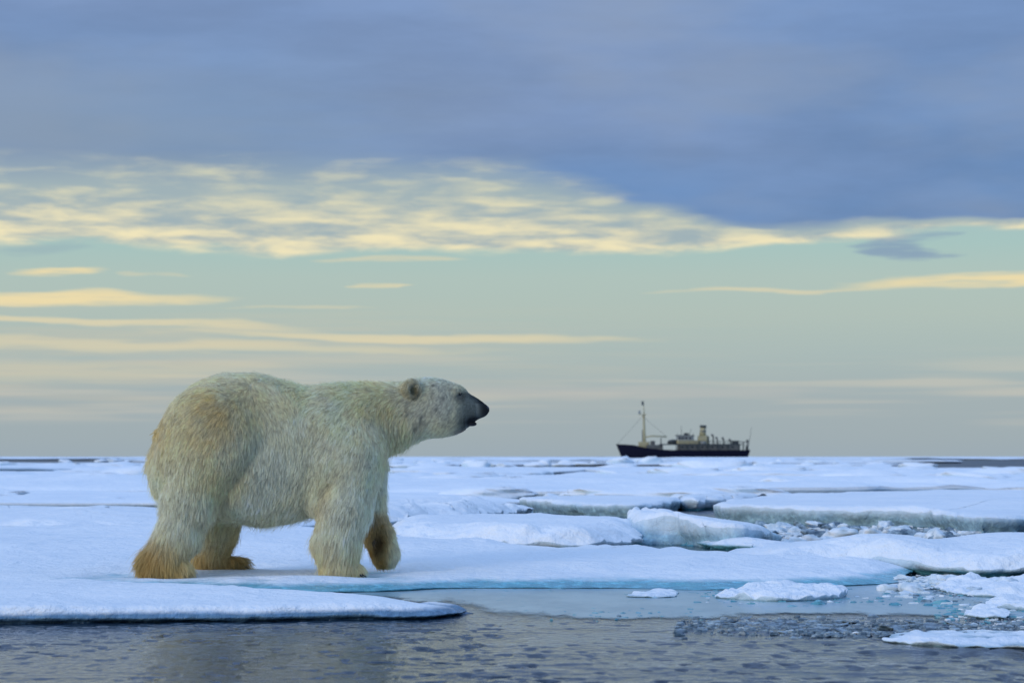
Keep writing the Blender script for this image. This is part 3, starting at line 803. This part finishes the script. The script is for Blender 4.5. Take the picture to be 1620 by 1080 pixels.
def surface_nets(fn, lo, hi, h):
    n = np.ceil((hi - lo) / h).astype(int) + 1
    ax = [lo[i] + np.arange(n[i]) * h for i in range(3)]
    g = np.empty(n, np.float32)
    for k in range(0, n[0], 8):
        X, Y, Z = np.meshgrid(ax[0][k:k + 8], ax[1], ax[2], indexing='ij')
        g[k:k + 8] = fn(np.stack([X.ravel(), Y.ravel(), Z.ravel()], 1)).reshape(X.shape)
    ins = g < 0
    cs = tuple(m - 1 for m in n)
    acc = np.zeros(cs + (3,), np.float32); cnt = np.zeros(cs, np.int16)
    corners = [(i, j, k) for i in (0, 1) for j in (0, 1) for k in (0, 1)]
    sl = lambda c: tuple(slice(c[a], c[a] + cs[a]) for a in range(3))
    for c in corners:
        for a in range(3):
            if c[a]: continue
            d = list(c); d[a] = 1
            A, B = g[sl(c)], g[sl(d)]
            m = (A < 0) != (B < 0)
            t = np.where(m, A / np.where(m, A - B, 1), 0)
            for q in range(3): acc[..., q] += np.where(m, c[q] + (t if q == a else 0), 0)
            cnt += m
    act = cnt > 0
    idx = -np.ones(cs, np.int64); idx[act] = np.arange(act.sum())
    ii = np.argwhere(act)
    V = lo + (ii + acc[act] / cnt[act][:, None]) * h
    faces = []
    for a in range(3):
        b, c = (a + 1) % 3, (a + 2) % 3
        s0 = [slice(1, m - 1) for m in n]; s0[a] = slice(0, n[a] - 1)
        s1 = list(s0); s1[a] = slice(1, n[a])
        A, B = ins[tuple(s0)], ins[tuple(s1)]
        for flip in (0, 1):
            w = np.argwhere((A & ~B) if not flip else (~A & B))
            if not len(w): continue
            off = np.ones(3, int); off[a] = 0
            w = w + off
            e = np.eye(3, dtype=int)
            q = [idx[tuple((w - db * e[b] - dc_ * e[c]).T)] for db, dc_ in ((0, 0), (1, 0), (1, 1), (0, 1))]
            q = np.stack(q, 1)
            faces.append(q[:, ::-1] if flip else q)
    return V, np.vstack(faces)
LO, HI = P(205, 925, 0) - np.array([0, .55, .02]), P(785, 575, 0) + np.array([.06, 1.15, .03])
LO[2] = 0.0
bv, bf = surface_nets(bear_sdf, LO, HI, 0.0125)
# relax the grid pattern a little
def relax(v, f, it):
    n = len(v)
    for _ in range(it):
        s = np.zeros_like(v); c = np.zeros(n)
        for a, b in ((0, 1), (1, 2), (2, 3), (3, 0)):
            for i, j in ((a, b), (b, a)):
                np.add.at(s, f[:, i], v[f[:, j]]); np.add.at(c, f[:, i], 1)
        v = v * .5 + .5 * s / np.maximum(c, 1)[:, None]
    return v
bv = relax(bv, bf, 2)
def sdf_normal(p):
    e = .006; g = np.zeros_like(p)
    for a in range(3):
        d = np.zeros(3); d[a] = e
        g[:, a] = bear_sdf(p + d) - bear_sdf(p - d)
    return g / (np.linalg.norm(g, axis=1, keepdims=True) + 1e-9)

def to_px(p):                                        # side-view drawing coordinates of a body point (orthographic at the spine's distance)
    k = F / (BEAR_Y + .35)
    return CX + p[:, 0] * k, HZ + (EYE - p[:, 2]) * k
def blob(px, py, cx, cy, rx, ry): return np.exp(-((px - cx) / rx) ** 2 - ((py - cy) / ry) ** 2)
def coat_colour(p, jitter=True):
    px, py = to_px(p)
    n1 = fbm(p[:, 0] * 4, p[:, 1] * 4, p[:, 2] * 4, oct=3, seed=71)
    n2 = fbm(p[:, 0] * 13, p[:, 1] * 13, p[:, 2] * 13, oct=2, seed=77)
    cream = np.array([.98, .88, .55]); white = np.array([.98, .94, .74]); gold = np.array([.76, .58, .24]); ochre = np.array([.56, .34, .09]); grey = np.array([.84, .86, .74])
    col = np.tile(cream, (len(p), 1))
    def lay(c, w):
        nonlocal col
        w = np.clip(w, 0, 1)[:, None]; col = col * (1 - w) + c * w
    lay(white, .5 + .5 * n1)
    lay(grey, .75 * blob(px, py, 455, 740, 75, 85) + .5 * blob(px, py, 300, 800, 30, 70) + .5 * blob(px, py, 555, 790, 30, 60))  # grey flank: mostly cool light painted into the coat, partly wet fur
    lay(gold, (.55 + .35 * n2) * (blob(px, py, 350, 670, 50, 62) * .9 + blob(px, py, 262, 670, 22, 50) + .5 * blob(px, py, 620, 660, 60, 60) + .35 * blob(px, py, 390, 640, 60, 40)))
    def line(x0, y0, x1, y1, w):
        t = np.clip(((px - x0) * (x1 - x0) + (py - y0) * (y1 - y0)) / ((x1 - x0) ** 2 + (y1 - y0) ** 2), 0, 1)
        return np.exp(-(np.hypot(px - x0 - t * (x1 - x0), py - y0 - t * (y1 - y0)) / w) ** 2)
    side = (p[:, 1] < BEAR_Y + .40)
    lay(gold, side * .22 * line(395, 740, 335, 820, 16)); lay(gold, side * .25 * line(524, 775, 503, 825, 14)); lay(gold * .8, side * .3 * line(262, 650, 246, 720, 9))  # faint golden stain in thigh and armpit folds, also painting in their shade
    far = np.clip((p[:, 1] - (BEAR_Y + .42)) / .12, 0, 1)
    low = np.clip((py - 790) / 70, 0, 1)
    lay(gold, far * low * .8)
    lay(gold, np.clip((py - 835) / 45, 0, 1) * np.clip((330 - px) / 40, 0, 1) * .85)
    lay(ochre, blob(px, py, 252, 880, 22, 40) * (.75 + .4 * n2))
    lay(gold, np.clip((py - 840) / 60, 0, 1) * .35)
    lay(ochre, np.clip((py - 872) / 30, 0, 1) * np.clip((px - 300) / 20, 0, 1) * np.clip((430 - px) / 20, 0, 1) * .7)
    lay(ochre, far * np.clip((px - 570) / 12, 0, 1) * np.clip((py - 800) / 30, 0, 1) * (.65 + .5 * n2) * np.clip((612 - px) / 14, 0, 1))
    lay(white * .95, far * np.clip((px - 606) / 10, 0, 1) * np.clip((py - 830) / 20, 0, 1) * .8)
    # face
    lay(np.array([.80, .80, .72]), .7 * blob(px, py, 697, 640, 34, 40))
    dark = np.array([.035, .04, .045]); slate = np.array([.14, .19, .20])
    lay(slate, 1.0 / (1 + np.exp(-((px - 727) - (640 - py) * .12) / 4.5)) * np.clip((py - 612) / 14, 0, 1) * .85)
    bridge = np.clip(1 - np.abs((py - 619) - (px - 735) * .62) / 8, 0, 1) * np.clip((px - 732) / 12, 0, 1)
    lay(dark, bridge * .7)
    lay(dark * .5, 1.0 / (1 + np.exp(-(px - 757 + (py - 645) * -.1) / 2.5)))
    lay(dark * .4, np.clip(blob(px, py, 749, 667, 15, 10) * 1.7, 0, 1))
    lay(dark, .75 * np.clip(blob(px, py, 727, 624, 8, 6) * 1.3, 0, 1))
    lay(np.array([.50, .36, .30]), .7 * blob(px, py, 735, 681, 14, 4))
    lay(np.array([.07, .04, .02]), np.clip(far * 1.0 * blob(px, py, 595, 860, 8, 20), 0, .8))
    # ear
    near = np.clip((BEAR_Y + .50 - p[:, 1]) / .02, 0, 1)
    lay(np.array([.16, .14, .07]), near * np.clip(blob(px, py, 656, 618, 8, 10) * 1.6, 0, 1) * .9)
    lay(np.array([.40, .37, .22]), near * np.clip(blob(px, py, 650, 617, 14, 15), 0, 1) * .55)
    # scars
    for sx, sy, ra, rb in ((702, 628, 2.5, 4), (690, 645, 4, 3), (686, 608, 3, 2.2), (715, 613, 2, 2.5), (667, 662, 3, 10), (646, 645, 2.5, 8), (658, 670, 3, 8)):
        lay(np.array([.16, .15, .12]), .55 * blob(px, py, sx, sy, ra, rb))
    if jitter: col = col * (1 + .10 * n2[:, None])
    return np.clip(col, 0.003, .95)

bear_root = np.array([P(420, 915, .3)[0], BEAR_Y + .3, 0.05])
bear = link('polar_bear', None, loc=bear_root)
tag(bear, 'large cream-furred polar bear striding with one forepaw lifted, on the snowy floe', 'polar bear')
bme = mesh_from('body', bv - bear_root, bf)
ca = bme.attributes.new('coat', 'FLOAT_COLOR', 'POINT')
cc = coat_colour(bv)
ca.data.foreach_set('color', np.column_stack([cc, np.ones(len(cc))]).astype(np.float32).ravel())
def coat_material(name, hair):
    m, b = new_mat(name)
    c = attr('coat', 'Color')
    if not hair:
        p, n = geo_pos()
        plug(vscale(c, 0.72), b.inputs['Base Color']); b.inputs['Roughness'].default_value = .7; b.inputs['Specular IOR Level'].default_value = .12
        plug(bump(noise(p, 90.0, 3, .6), .5, .01), b.inputs['Normal'])
    else:
        plug(c, b.inputs['Base Color']); b.inputs['Roughness'].default_value = .55; b.inputs['Specular IOR Level'].default_value = .25
        tr = S.T.nodes.new('ShaderNodeBsdfTranslucent'); S.T.links.new(c.s, tr.inputs['Color'])
        mx = S.T.nodes.new('ShaderNodeMixShader'); mx.inputs[0].default_value = .35
        S.T.links.new(b.outputs[0], mx.inputs[1]); S.T.links.new(tr.outputs[0], mx.inputs[2])
        S.T.links.new(mx.outputs[0], S.T.nodes['Material Output'].inputs['Surface'])
    return m
body = link('body', bme, coat_material('bear_skin', False), bear)

def grow_fur():
    tri = np.vstack([bf[:, [0, 1, 2]], bf[:, [0, 2, 3]]])
    A, B, Cc = bv[tri[:, 0]], bv[tri[:, 1]], bv[tri[:, 2]]
    area = .5 * np.linalg.norm(np.cross(B - A, Cc - A), axis=1)
    cen = (A + B + Cc) / 3
    px, py = to_px(cen)
    dens = area * (1 + 1.6 * np.clip((px - 640) / 40, 0, 1))     # shorter, denser on the head
    def sample(n):
        t = rng.choice(len(tri), n, p=dens / dens.sum())
        u, v = rng.random(n), rng.random(n); s = u + v > 1; u[s], v[s] = 1 - u[s], 1 - v[s]
        return A[t] + u[:, None] * (B[t] - A[t]) + v[:, None] * (Cc[t] - A[t])
    NH_ = 560000
    root = sample(NH_)
    nrm = sdf_normal(root)
    px, py = to_px(root)
    far = root[:, 1] > BEAR_Y + .45
    head = np.clip((px - 645) / 30, 0, 1); muz = np.clip((px - 722) / 18, 0, 1)
    leg = np.clip((py - 790) / 50, 0, 1)
    # combing field
    n1 = fbm(root[:, 0] * 2.6, root[:, 1] * 2.6, root[:, 2] * 2.6, oct=3, seed=81)
    n2 = fbm(root[:, 0] * 2.6 + 9, root[:, 1] * 2.6, root[:, 2] * 2.6 + 5, oct=3, seed=83)
    n3 = fbm(root[:, 0] * 9, root[:, 1] * 9, root[:, 2] * 9, oct=2, seed=85)
    back = np.clip((680 - py) / 70, 0, 1) * (1 - head)
    d = np.zeros_like(root)
    d[:, 0] = -.35 - .75 * back - .5 * head + .35 * n1 + .2 * n3
    d[:, 2] = -1.0 + .55 * back + .35 * head + .25 * n2
    d[:, 1] = .2 * n2
    d[:, 0] = d[:, 0] * (1 - leg) + (-.05 + .25 * n1 + .15 * n3) * leg
    d[:, 2] = d[:, 2] * (1 - leg) - 1.0 * leg
    # haunch swirl: hair fans out from the hip
    w = np.clip(1.3 * blob(px, py, 395, 660, 80, 75), 0, 1) * np.clip((px - 300) / 30, 0, 1)
    fan = np.column_stack([(px - 400), np.zeros(len(px)), -(py - 610)]); fan /= np.linalg.norm(fan, axis=1, keepdims=True) + 1e-6
    d = d * (1 - .85 * w[:, None]) + fan * (.85 * w[:, None])
    d -= nrm * (d * nrm).sum(1, keepdims=True)
    d /= np.linalg.norm(d, axis=1, keepdims=True) + 1e-6
    L = .056 + .016 * n1
    L = L + .030 * leg + .05 * rng.random(NH_) ** 3 * np.clip((py - 800) / 30, 0, 1) * np.clip((470 - px) / 60, 0, 1) * np.clip((px - 360) / 20, 0, 1)
    L = L + .03 * blob(px, py, 250, 870, 35, 35) + .02 * blob(px, py, 245, 740, 25, 60)
    L = L * (1 - .62 * head) * (1 - .72 * muz)
    L = L * np.where(far & (px > 570) & (py > 800), .62, 1)
    ear = blob(px, py, 652, 617, 14, 15); L = L * (1 - .5 * np.clip(ear, 0, 1))
    L = L * (.6 + .6 * rng.random(NH_))
    keep = ~((px > 752) & (py > 636)) & ~(blob(px, py, 727, 623, 7, 6) > .55) & ~((px > 736) & (py > 658) & (py < 678))
    foot = np.clip((py - 893) / 10, 0, 1)
    L = L * (1 - .55 * foot)
    stray = rng.random(NH_) < .03
    lift = .15 + .09 * n3 + .10 * leg + .1 * rng.random(NH_) + stray * .3
    # clumps: each hair bends towards the tip of its clump's leader
    cs = .012
    key = np.floor((root + .012 * np.column_stack([n3, n1, n2])) / cs).astype(np.int64)
    hsh = (key[:, 0] * 73856093) ^ (key[:, 1] * 19349663) ^ (key[:, 2] * 83492791)
    uq, inv = np.unique(hsh, return_inverse=True)
    cnt = np.bincount(inv).astype(float)
    mean = np.column_stack([np.bincount(inv, root[:, a]) / cnt for a in range(3)])
    md = np.column_stack([np.bincount(inv, d[:, a]) / cnt for a in range(3)])
    md /= np.linalg.norm(md, axis=1, keepdims=True) + 1e-6
    md += .15 * rng.normal(size=md.shape)
    mn = np.column_stack([np.bincount(inv, nrm[:, a]) / cnt for a in range(3)])
    mL = np.bincount(inv, L) / cnt
    cl_l = .14 + .18 * rng.random(len(uq))
    ctip = mean + (md + mn * cl_l[:, None]) * mL[:, None]
    clump = (.42 + .42 * np.clip(.5 + n1, 0, 1)) * (1 - .6 * head) * (1 - stray)
    K = 5
    pts = np.empty((NH_, K, 3), np.float32)
    own = d + nrm * lift[:, None] + .10 * rng.normal(size=d.shape)
    for k in range(K):
        t = k / (K - 1)
        p = root + own * (L * t)[:, None] + nrm * (L * .16 * math.sin(math.pi * t))[:, None]
        p[:, 2] -= L * .22 * t * t
        q = ctip[inv]
        w_ = (clump * t ** 1.6)[:, None]
        p = p * (1 - w_) + (root * (1 - t) + q * t) * w_
        pts[:, k] = p
    floor_ = np.interp(pts[:, :, 0], [NH[0], NF[0]], [.045, .036])
    pts[:, :, 2] = np.where(pts[:, :, 1] < BEAR_Y + .4, np.maximum(pts[:, :, 2], floor_), np.maximum(pts[:, :, 2], np.where(pts[:, :, 0] > P(560, 900, .7)[0], .05, .088)))
    pts, L, root = pts[keep], L[keep], root[keep]; inv = inv[keep]
    n = len(pts)
    cu = bpy.data.hair_curves.new('fur')
    cu.add_curves([K] * n)
    cu.position_data.foreach_set('vector', (pts - bear_root).astype(np.float32).ravel())
    ra = cu.attributes.get('radius') or cu.attributes.new('radius', 'FLOAT', 'POINT')
    pxk, _ = to_px(root)
    r0 = (.00062 + .00028 * rng.random(n)) * (1 - .35 * np.clip((pxk - 645) / 30, 0, 1))
    prof = np.array([1.0, 1.0, .9, .65, .2])
    ra.data.foreach_set('value', (r0[:, None] * prof).astype(np.float32).ravel())
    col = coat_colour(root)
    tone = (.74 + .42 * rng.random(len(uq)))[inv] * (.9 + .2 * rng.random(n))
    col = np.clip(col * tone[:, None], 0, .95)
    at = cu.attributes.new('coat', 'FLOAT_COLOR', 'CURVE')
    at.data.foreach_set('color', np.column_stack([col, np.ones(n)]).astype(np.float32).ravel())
    o = link('fur', cu, coat_material('bear_fur', True), bear)
    tag(o, 'dense shaggy cream fur stained golden on haunch and feet', kind='stuff')
    return o
grow_fur()

def ball(name, parent, pos, r, mat, rot=(0, 0, 0), seg=20, n=12):
    th = np.linspace(0, 2 * math.pi, seg, endpoint=False); ph = np.linspace(0, math.pi, n)
    T, Pp = np.meshgrid(th, ph)
    V = np.stack([np.sin(Pp) * np.cos(T), np.sin(Pp) * np.sin(T), np.cos(Pp)], -1).reshape(-1, 3) * np.array(r)
    idx = np.arange(seg * n).reshape(n, seg)
    fs = np.stack([idx[:-1], idx[1:], np.roll(idx, -1, 1)[1:], np.roll(idx, -1, 1)[:-1]], -1).reshape(-1, 4)
    return link(name, mesh_from(name, V, [tuple(map(int, q)) for q in fs]), mat, parent, tuple(np.asarray(pos) - bear_root), rot)
MAT['black'] = simple('wet_black', (.012, .012, .014), .22)
MAT['lip'] = simple('lip', (.012, .011, .012), .6, 0, .2)
MAT['pad'] = worn('paw_pad', (.03, .025, .022), (.07, .05, .04), .7, 30)
MAT['claw'] = simple('dark_claw', (.02, .018, .015), .35)
def surf_y(px, py, d, side=-1):                      # where the flank of the body is met, going in from the side
    p0 = P(px, py, d); ys = np.linspace(p0[1] + side * .3, p0[1], 200)
    q = np.column_stack([np.full(200, p0[0]), ys, np.full(200, p0[2])])
    f = bear_sdf(q); i = np.argmax(f < 0)
    return np.array([p0[0], ys[i], p0[2]])
for s in (-1, 1):
    e = surf_y(727, 623, .63, s)
    ball('eye', bear, e - np.array([0, s * .004, 0]), (.018, .012, .014), MAT['black'])
ball('nose', bear, P(767.5, 647, .64), (.032, .036, .030), MAT['black'], (0, .45, 0))
ball('lower_lip', bear, P(743, 669.3, .635), (.052, .048, .021), MAT['lip'], (0, .12, 0))
pd = surf_y(597, 862, .78)
ball('paw_pad', bear, pd + np.array([0, .006, 0]), (.032, .022, .066), MAT['pad'], (0, -.35, 0))
def claw(px, py, d, dx, dz):
    n = 6; V = []; fs = []
    for i in range(n + 1):
        t = i / n; c = np.array([dx * t, 0, dz * t - .012 * t * t]); r = .0085 * (1 - t) + .001
        for k in range(7): a = 2 * math.pi * k / 7; V.append(c + np.array([0, r * math.cos(a), r * math.sin(a)]))
    for i in range(n):
        for k in range(7): fs.append((i * 7 + k, i * 7 + (k + 1) % 7, (i + 1) * 7 + (k + 1) % 7, (i + 1) * 7 + k))
    link('claw', mesh_from('claw', np.array(V), fs), MAT['claw'], bear, tuple(P(px, py, d) - bear_root))
for a in ((622, 866, .72, .026, -.03), (620, 875, .71, .03, -.03), (615, 888, .71, .02, -.035), (604, 893, .71, .015, -.03), (569, 909, .08, .034, -.012), (572, 908, .13, .034, -.012), (573, 907, .19, .034, -.012), (571, 906, .25, .034, -.012),
          (293, 907, -.06, .034, -.010), (295, 906, -.01, .034, -.010), (293, 905, .05, .034, -.010), (388, 896, .56, .032, -.01), (389, 896, .61, .032, -.01)): claw(*a)

# =====================================================================
# expedition ship
# =====================================================================
SHIP_Y = 800.0
M = F / SHIP_Y                                       # pixels per metre there
ship = link('ship', None, loc=((1080 - CX) / M, SHIP_Y, 0))
tag(ship, 'small dark-hulled expedition ship with cream mast and funnel, far off beyond the pack ice', 'ship')
def sx(px): return (px - 1080) / M
def sz(py): return EYE + (HZ - py) / M
MAT['hull'] = simple('navy_hull', (.004, .005, .016), .8, 0, .1)
MAT['cream'] = worn('cream_paint', (.36, .32, .18), (.26, .24, .15), .5, .5)
MAT['white'] = worn('ship_white', (.26, .28, .27), (.18, .19, .19), .5, .6)
MAT['grey'] = worn('ship_grey', (.09, .095, .09), (.05, .055, .055), .55, .8)
MAT['deck_green'] = worn('dark_trim', (.02, .03, .035), (.04, .045, .04), .6, .6)
MAT['pane'] = simple('dark_glass', (.015, .02, .03), .1)
def box_mesh(name, x0, x1, y0, y1, z0, z1, bevel=0.0, rake=0.0):
    V = []; fs = []
    b = bevel
    if b == 0:
        V = [(x0, y0, z0), (x1, y0, z0), (x1, y1, z0), (x0, y1, z0), (x0 + rake, y0, z1), (x1 - rake, y0, z1), (x1 - rake, y1, z1), (x0 + rake, y1, z1)]
        fs = [(0, 3, 2, 1), (4, 5, 6, 7), (0, 1, 5, 4), (1, 2, 6, 5), (2, 3, 7, 6), (3, 0, 4, 7)]
    else:
        ring = [(x0 + b, y0), (x1 - b, y0), (x1, y0 + b), (x1, y1 - b), (x1 - b, y1), (x0 + b, y1), (x0, y1 - b), (x0, y0 + b)]
        V = [(x, y, z0) for x, y in ring] + [(x, y, z1) for x, y in ring]
        fs = [tuple(range(7, -1, -1)), tuple(range(8, 16))] + [(i, (i + 1) % 8, (i + 1) % 8 + 8, i + 8) for i in range(8)]
    return mesh_from(name, np.array(V, float), fs, False)
def tube_mesh(name, pts, radii, seg=10):
    pts = np.array(pts, float); V = []; fs = []
    for i, p in enumerate(pts):
        t = pts[min(i + 1, len(pts) - 1)] - pts[max(i - 1, 0)]; t /= np.linalg.norm(t)
        a = np.cross(t, [0, 1, 0] if abs(t[1]) < .9 else [1, 0, 0]); a /= np.linalg.norm(a); b = np.cross(t, a)
        for k in range(seg): th = 2 * math.pi * k / seg; V.append(p + radii[i] * (math.cos(th) * a + math.sin(th) * b))
    for i in range(len(pts) - 1):
        for k in range(seg): fs.append((i * seg + k, i * seg + (k + 1) % seg, (i + 1) * seg + (k + 1) % seg, (i + 1) * seg + k))
    fs.append(tuple(range(seg - 1, -1, -1))); fs.append(tuple((len(pts) - 1) * seg + k for k in range(seg)))
    return mesh_from(name, np.array(V), fs)
def part(name, me, mat, parent=ship): return link(name, me, MAT[mat], parent)
# hull: lofted stations bow (left) to stern; sheer line rises to the bow
hs = [(974.5, 702, 0.05, 3), (980, 702.4, .8, 3), (990, 702.8, 1.9, 3), (1002, 703.6, 2.8, 3), (1016, 707, 3.5, 3), (1030, 709.5, 3.8, 3), (1060, 711.5, 4.0, 3), (1100, 712, 4.0, 3), (1140, 712, 3.9, 3), (1165, 711.8, 3.4, 3), (1180, 711.5, 2.6, 3), (1186.5, 711.3, 1.4, 3)]
V = []; fs = []
prof = [(0.0, -2.2), (.55, -1.6), (.82, 0.0), (.95, .6), (1.0, 1.0)]
for i, (px, py, w, _) in enumerate(hs):
    top_z = sz(py)
    ring = []
    for f_, lv in prof:
        z = lv if lv < .5 else (top_z * .55 if lv < .9 else top_z)
        dx = 0.0
        if i < 4: dx = (1 - (z + 2.2) / (top_z + 2.2)) * (4 - i) * .75
        if i > 9: dx = -(1 - (z + 2.2) / (top_z + 2.2)) * (i - 9) * .9
        ring.append((sx(px) + dx, f_ * w, z))
    full = [(x, -y, z) for x, y, z in ring[::-1]] + ring[1:]
    V += full
K = 9
for i in range(len(hs) - 1):
    for k in range(K - 1): fs.append((i * K + k, (i + 1) * K + k, (i + 1) * K + k + 1, i * K + k + 1))
    fs.append((i * K, i * K + K - 1, (i + 1) * K + K - 1, (i + 1) * K))     # deck
fs.append(tuple(range(K))); fs.append(tuple((len(hs) - 1) * K + k for k in range(K - 1, -1, -1)))
hull = part('hull', mesh_from('hull', np.array(V), fs, False), 'hull')
# main deckhouse with an open side bay forward
d0 = sz(712) - .1
part('deckhouse', box_mesh('deckhouse', sx(1072), sx(1170), -2.9, 2.9, d0, sz(703.6), .6), 'grey')
part('forward_house', box_mesh('forward_house', sx(1022), sx(1047), -2.6, 2.6, sz(710), sz(703.2), .4), 'grey')
part('boat_deck', box_mesh('boat_deck', sx(1044), sx(1172), -3.8, 3.8, sz(703.4), sz(701.8)), 'deck_green')
for px in (1047, 1071, 1086, 1102, 1118, 1134, 1150, 1168):
    for s in (-3.6, 3.6): part('deck_post', box_mesh('deck_post', sx(px) - .12, sx(px) + .12, s - .1, s + .1, d0, sz(703.4)), 'deck_green')
for k, px in enumerate(range(1078, 1166, 8)):
    part('porthole', box_mesh('porthole', sx(px) - .35, sx(px) + .35, -2.95, -2.85, sz(708.3), sz(705.6)), 'pane')
wh = part('bridge_deck', box_mesh('bridge_deck', sx(1070), sx(1106), -2.7, 2.7, sz(701.8), sz(696.3), .5), 'cream')
br = part('bridge', box_mesh('bridge', sx(1070), sx(1097), -2.3, 2.3, sz(696.3), sz(689), .5), 'white')
for k, px in enumerate((1074.5, 1079.5, 1085, 1091)):
    part('window', box_mesh('window', sx(px) - .42, sx(px) + .42, -2.36, -2.25, sz(694.6), sz(691)), 'pane', br)
part('bridge_roof', box_mesh('bridge_roof', sx(1068.5), sx(1098.5), -2.7, 2.7, sz(689), sz(688)), 'grey', br)
part('searchlight', box_mesh('searchlight', sx(1082), sx(1089), -.8, .8, sz(688), sz(684.6), .3), 'deck_green', br)
for px, tp, ln in ((1078, 673, 0), (1090, 678, 4), (1072, 685, 0), (1096, 684, 0)):
    part('aerial', tube_mesh('aerial', [(sx(px), 0, sz(688)), (sx(px + ln), 0, sz(tp))], [.09, .05], 6), 'grey', br)
part('casing', box_mesh('casing', sx(1104), sx(1119.5), -1.8, 1.8, sz(701.8), sz(689), .5, ), 'cream')
fu = part('funnel', tube_mesh('funnel', [(sx(1111.5), 0, sz(689)), (sx(1112), 0, sz(680)), (sx(1112.3), 0, sz(676))], [1.15, 1.02, 1.0], 18), 'cream')
part('funnel_cap', tube_mesh('funnel_cap', [(sx(1112.3), 0, sz(676)), (sx(1112.4), 0, sz(672.4))], [1.12, 1.12], 18), 'deck_green', fu)
part('funnel_band', tube_mesh('funnel_band', [(sx(1112.1), 0, sz(683)), (sx(1112.1), 0, sz(681))], [1.09, 1.08], 18), 'grey', fu)
# cowl vents, rafts, davit boats
for px, tp in ((1121, 690), (1128.5, 687.5), (1145, 692.5), (1135, 692), (1156, 695)):
    me = tube_mesh('vent', [(sx(px), .4, sz(701.8)), (sx(px), .4, sz(tp + 1.8)), (sx(px) - .15, .3, sz(tp + .6)), (sx(px) - .6, .2, sz(tp))], [.22, .22, .3, .42], 8)
    part('vent', me, 'grey')
part('life_raft', tube_mesh('life_raft', [(sx(1107), -3.0, sz(700.6)), (sx(1116), -3.0, sz(700.6))], [.55, .55], 10), 'white')
part('inflatable_boat', tube_mesh('inflatable_boat', [(sx(1055.5), -1.5, sz(700.6)), (sx(1058), -1.5, sz(699.3)), (sx(1064), -1.5, sz(698.6)), (sx(1071), -1.5, sz(699.2))], [.25, .7, .85, .7], 12), 'deck_green')
part('locker', box_mesh('locker', sx(1158), sx(1168), -2, 2, sz(701.8), sz(696.6), .4), 'deck_green')
part('after_awning', box_mesh('after_awning', sx(1168), sx(1184), -2.2, 2.2, sz(699.2), sz(698.2)), 'grey')
for px in (1176, 1182.5):
    for s in (-2, 2): part('awning_post', box_mesh('awning_post', sx(px) - .12, sx(px) + .12, s - .1, s + .1, sz(711.5), sz(698.2)), 'grey')
part('stern_winch', box_mesh('stern_winch', sx(1180), sx(1184), -.8, .8, sz(711.5), sz(705), .3), 'deck_green')
part('stern_light', box_mesh('stern_light', sx(1180.5), sx(1184), -.6, .6, sz(699), sz(695.4), .2), 'deck_green')
part('flagstaff', tube_mesh('flagstaff', [(sx(1183.5), 0, sz(708)), (sx(1189), 0, sz(675.5))], [.09, .05], 6), 'grey')
# rail along boat deck and bow
def rail(name, pts, yy, h):
    vs = []; f = []
    def bar(a, b, r):
        a, b = np.array(a), np.array(b); base = len(vs)
        for q in (a, b):
            for oy, oz in ((-r, -r), (r, -r), (r, r), (-r, r)): vs.append(q + np.array([r if abs(a[0] - b[0]) < 1e-3 and oy > 0 else (-r if abs(a[0] - b[0]) < 1e-3 else 0), oy, oz]))
        for k in range(4): f.append((base + k, base + (k + 1) % 4, base + 4 + (k + 1) % 4, base + 4 + k))
    for (x0, z0), (x1, z1) in zip(pts[:-1], pts[1:]):
        bar((x0, yy, z0 + h), (x1, yy, z1 + h), .05); bar((x0, yy, z0 + h * .5), (x1, yy, z1 + h * .5), .035); bar((x0, yy, z0), (x0, yy, z0 + h), .05)
    return part(name, mesh_from(name, np.array(vs), f, False), 'grey')
for s in (-3.6, 3.6): rail('railing', [(sx(1074 + k * 8), sz(701.8)) for k in range(13)], s, 1.0)
# foremast with lookout barrel, boom, winch house
mast = part('mast', tube_mesh('mast', [(sx(1020), 0, sz(710)), (sx(1019.3), 0, sz(690)), (sx(1018.5), 0, sz(656))], [.55, .5, .34], 12), 'cream')
part('topmast', tube_mesh('topmast', [(sx(1019.2), 0, sz(656)), (sx(1018.2), 0, sz(636.5))], [.16, .12], 8), 'cream', mast)
part('lookout_barrel', tube_mesh('lookout_barrel', [(sx(1016.8), 0, sz(641)), (sx(1016.5), 0, sz(634.5))], [.34, .42], 10), 'grey', mast)
part('crosstree', box_mesh('crosstree', sx(1011), sx(1022.5), -.9, .9, sz(656), sz(654.8)), 'cream', mast)
part('radar', box_mesh('radar', sx(1010), sx(1013.5), -.4, .4, sz(654.8), sz(649.5)), 'white', mast)
part('ladder', box_mesh('ladder', sx(1015.8), sx(1016.9), -.25, .25, sz(707), sz(680)), 'grey', mast)
part('boom', tube_mesh('boom', [(sx(1022), 0, sz(691)), (sx(1032), 0, sz(689.3)), (sx(1055), 0, sz(690.6))], [.22, .26, .2], 8), 'cream', mast)
part('boom_stay', tube_mesh('boom_stay', [(sx(1054), 0, sz(690)), (sx(1019), 0, sz(660))], [.04, .04], 5), 'grey', mast)
part('forestay', tube_mesh('forestay', [(sx(977), 0, sz(702)), (sx(1018.6), 0, sz(656))], [.04, .04], 5), 'grey', mast)
part('mast_house', box_mesh('mast_house', sx(1010), sx(1027), -1.5, 1.5, sz(709.5), sz(698.5), .4), 'cream')
part('winch', box_mesh('winch', sx(1029), sx(1036), -1.2, 1.2, sz(704), sz(697), .4), 'grey')
part('crane_post', tube_mesh('crane_post', [(sx(1046), 1.5, sz(702)), (sx(1046), 1.5, sz(692))], [.2, .16], 8), 'grey')
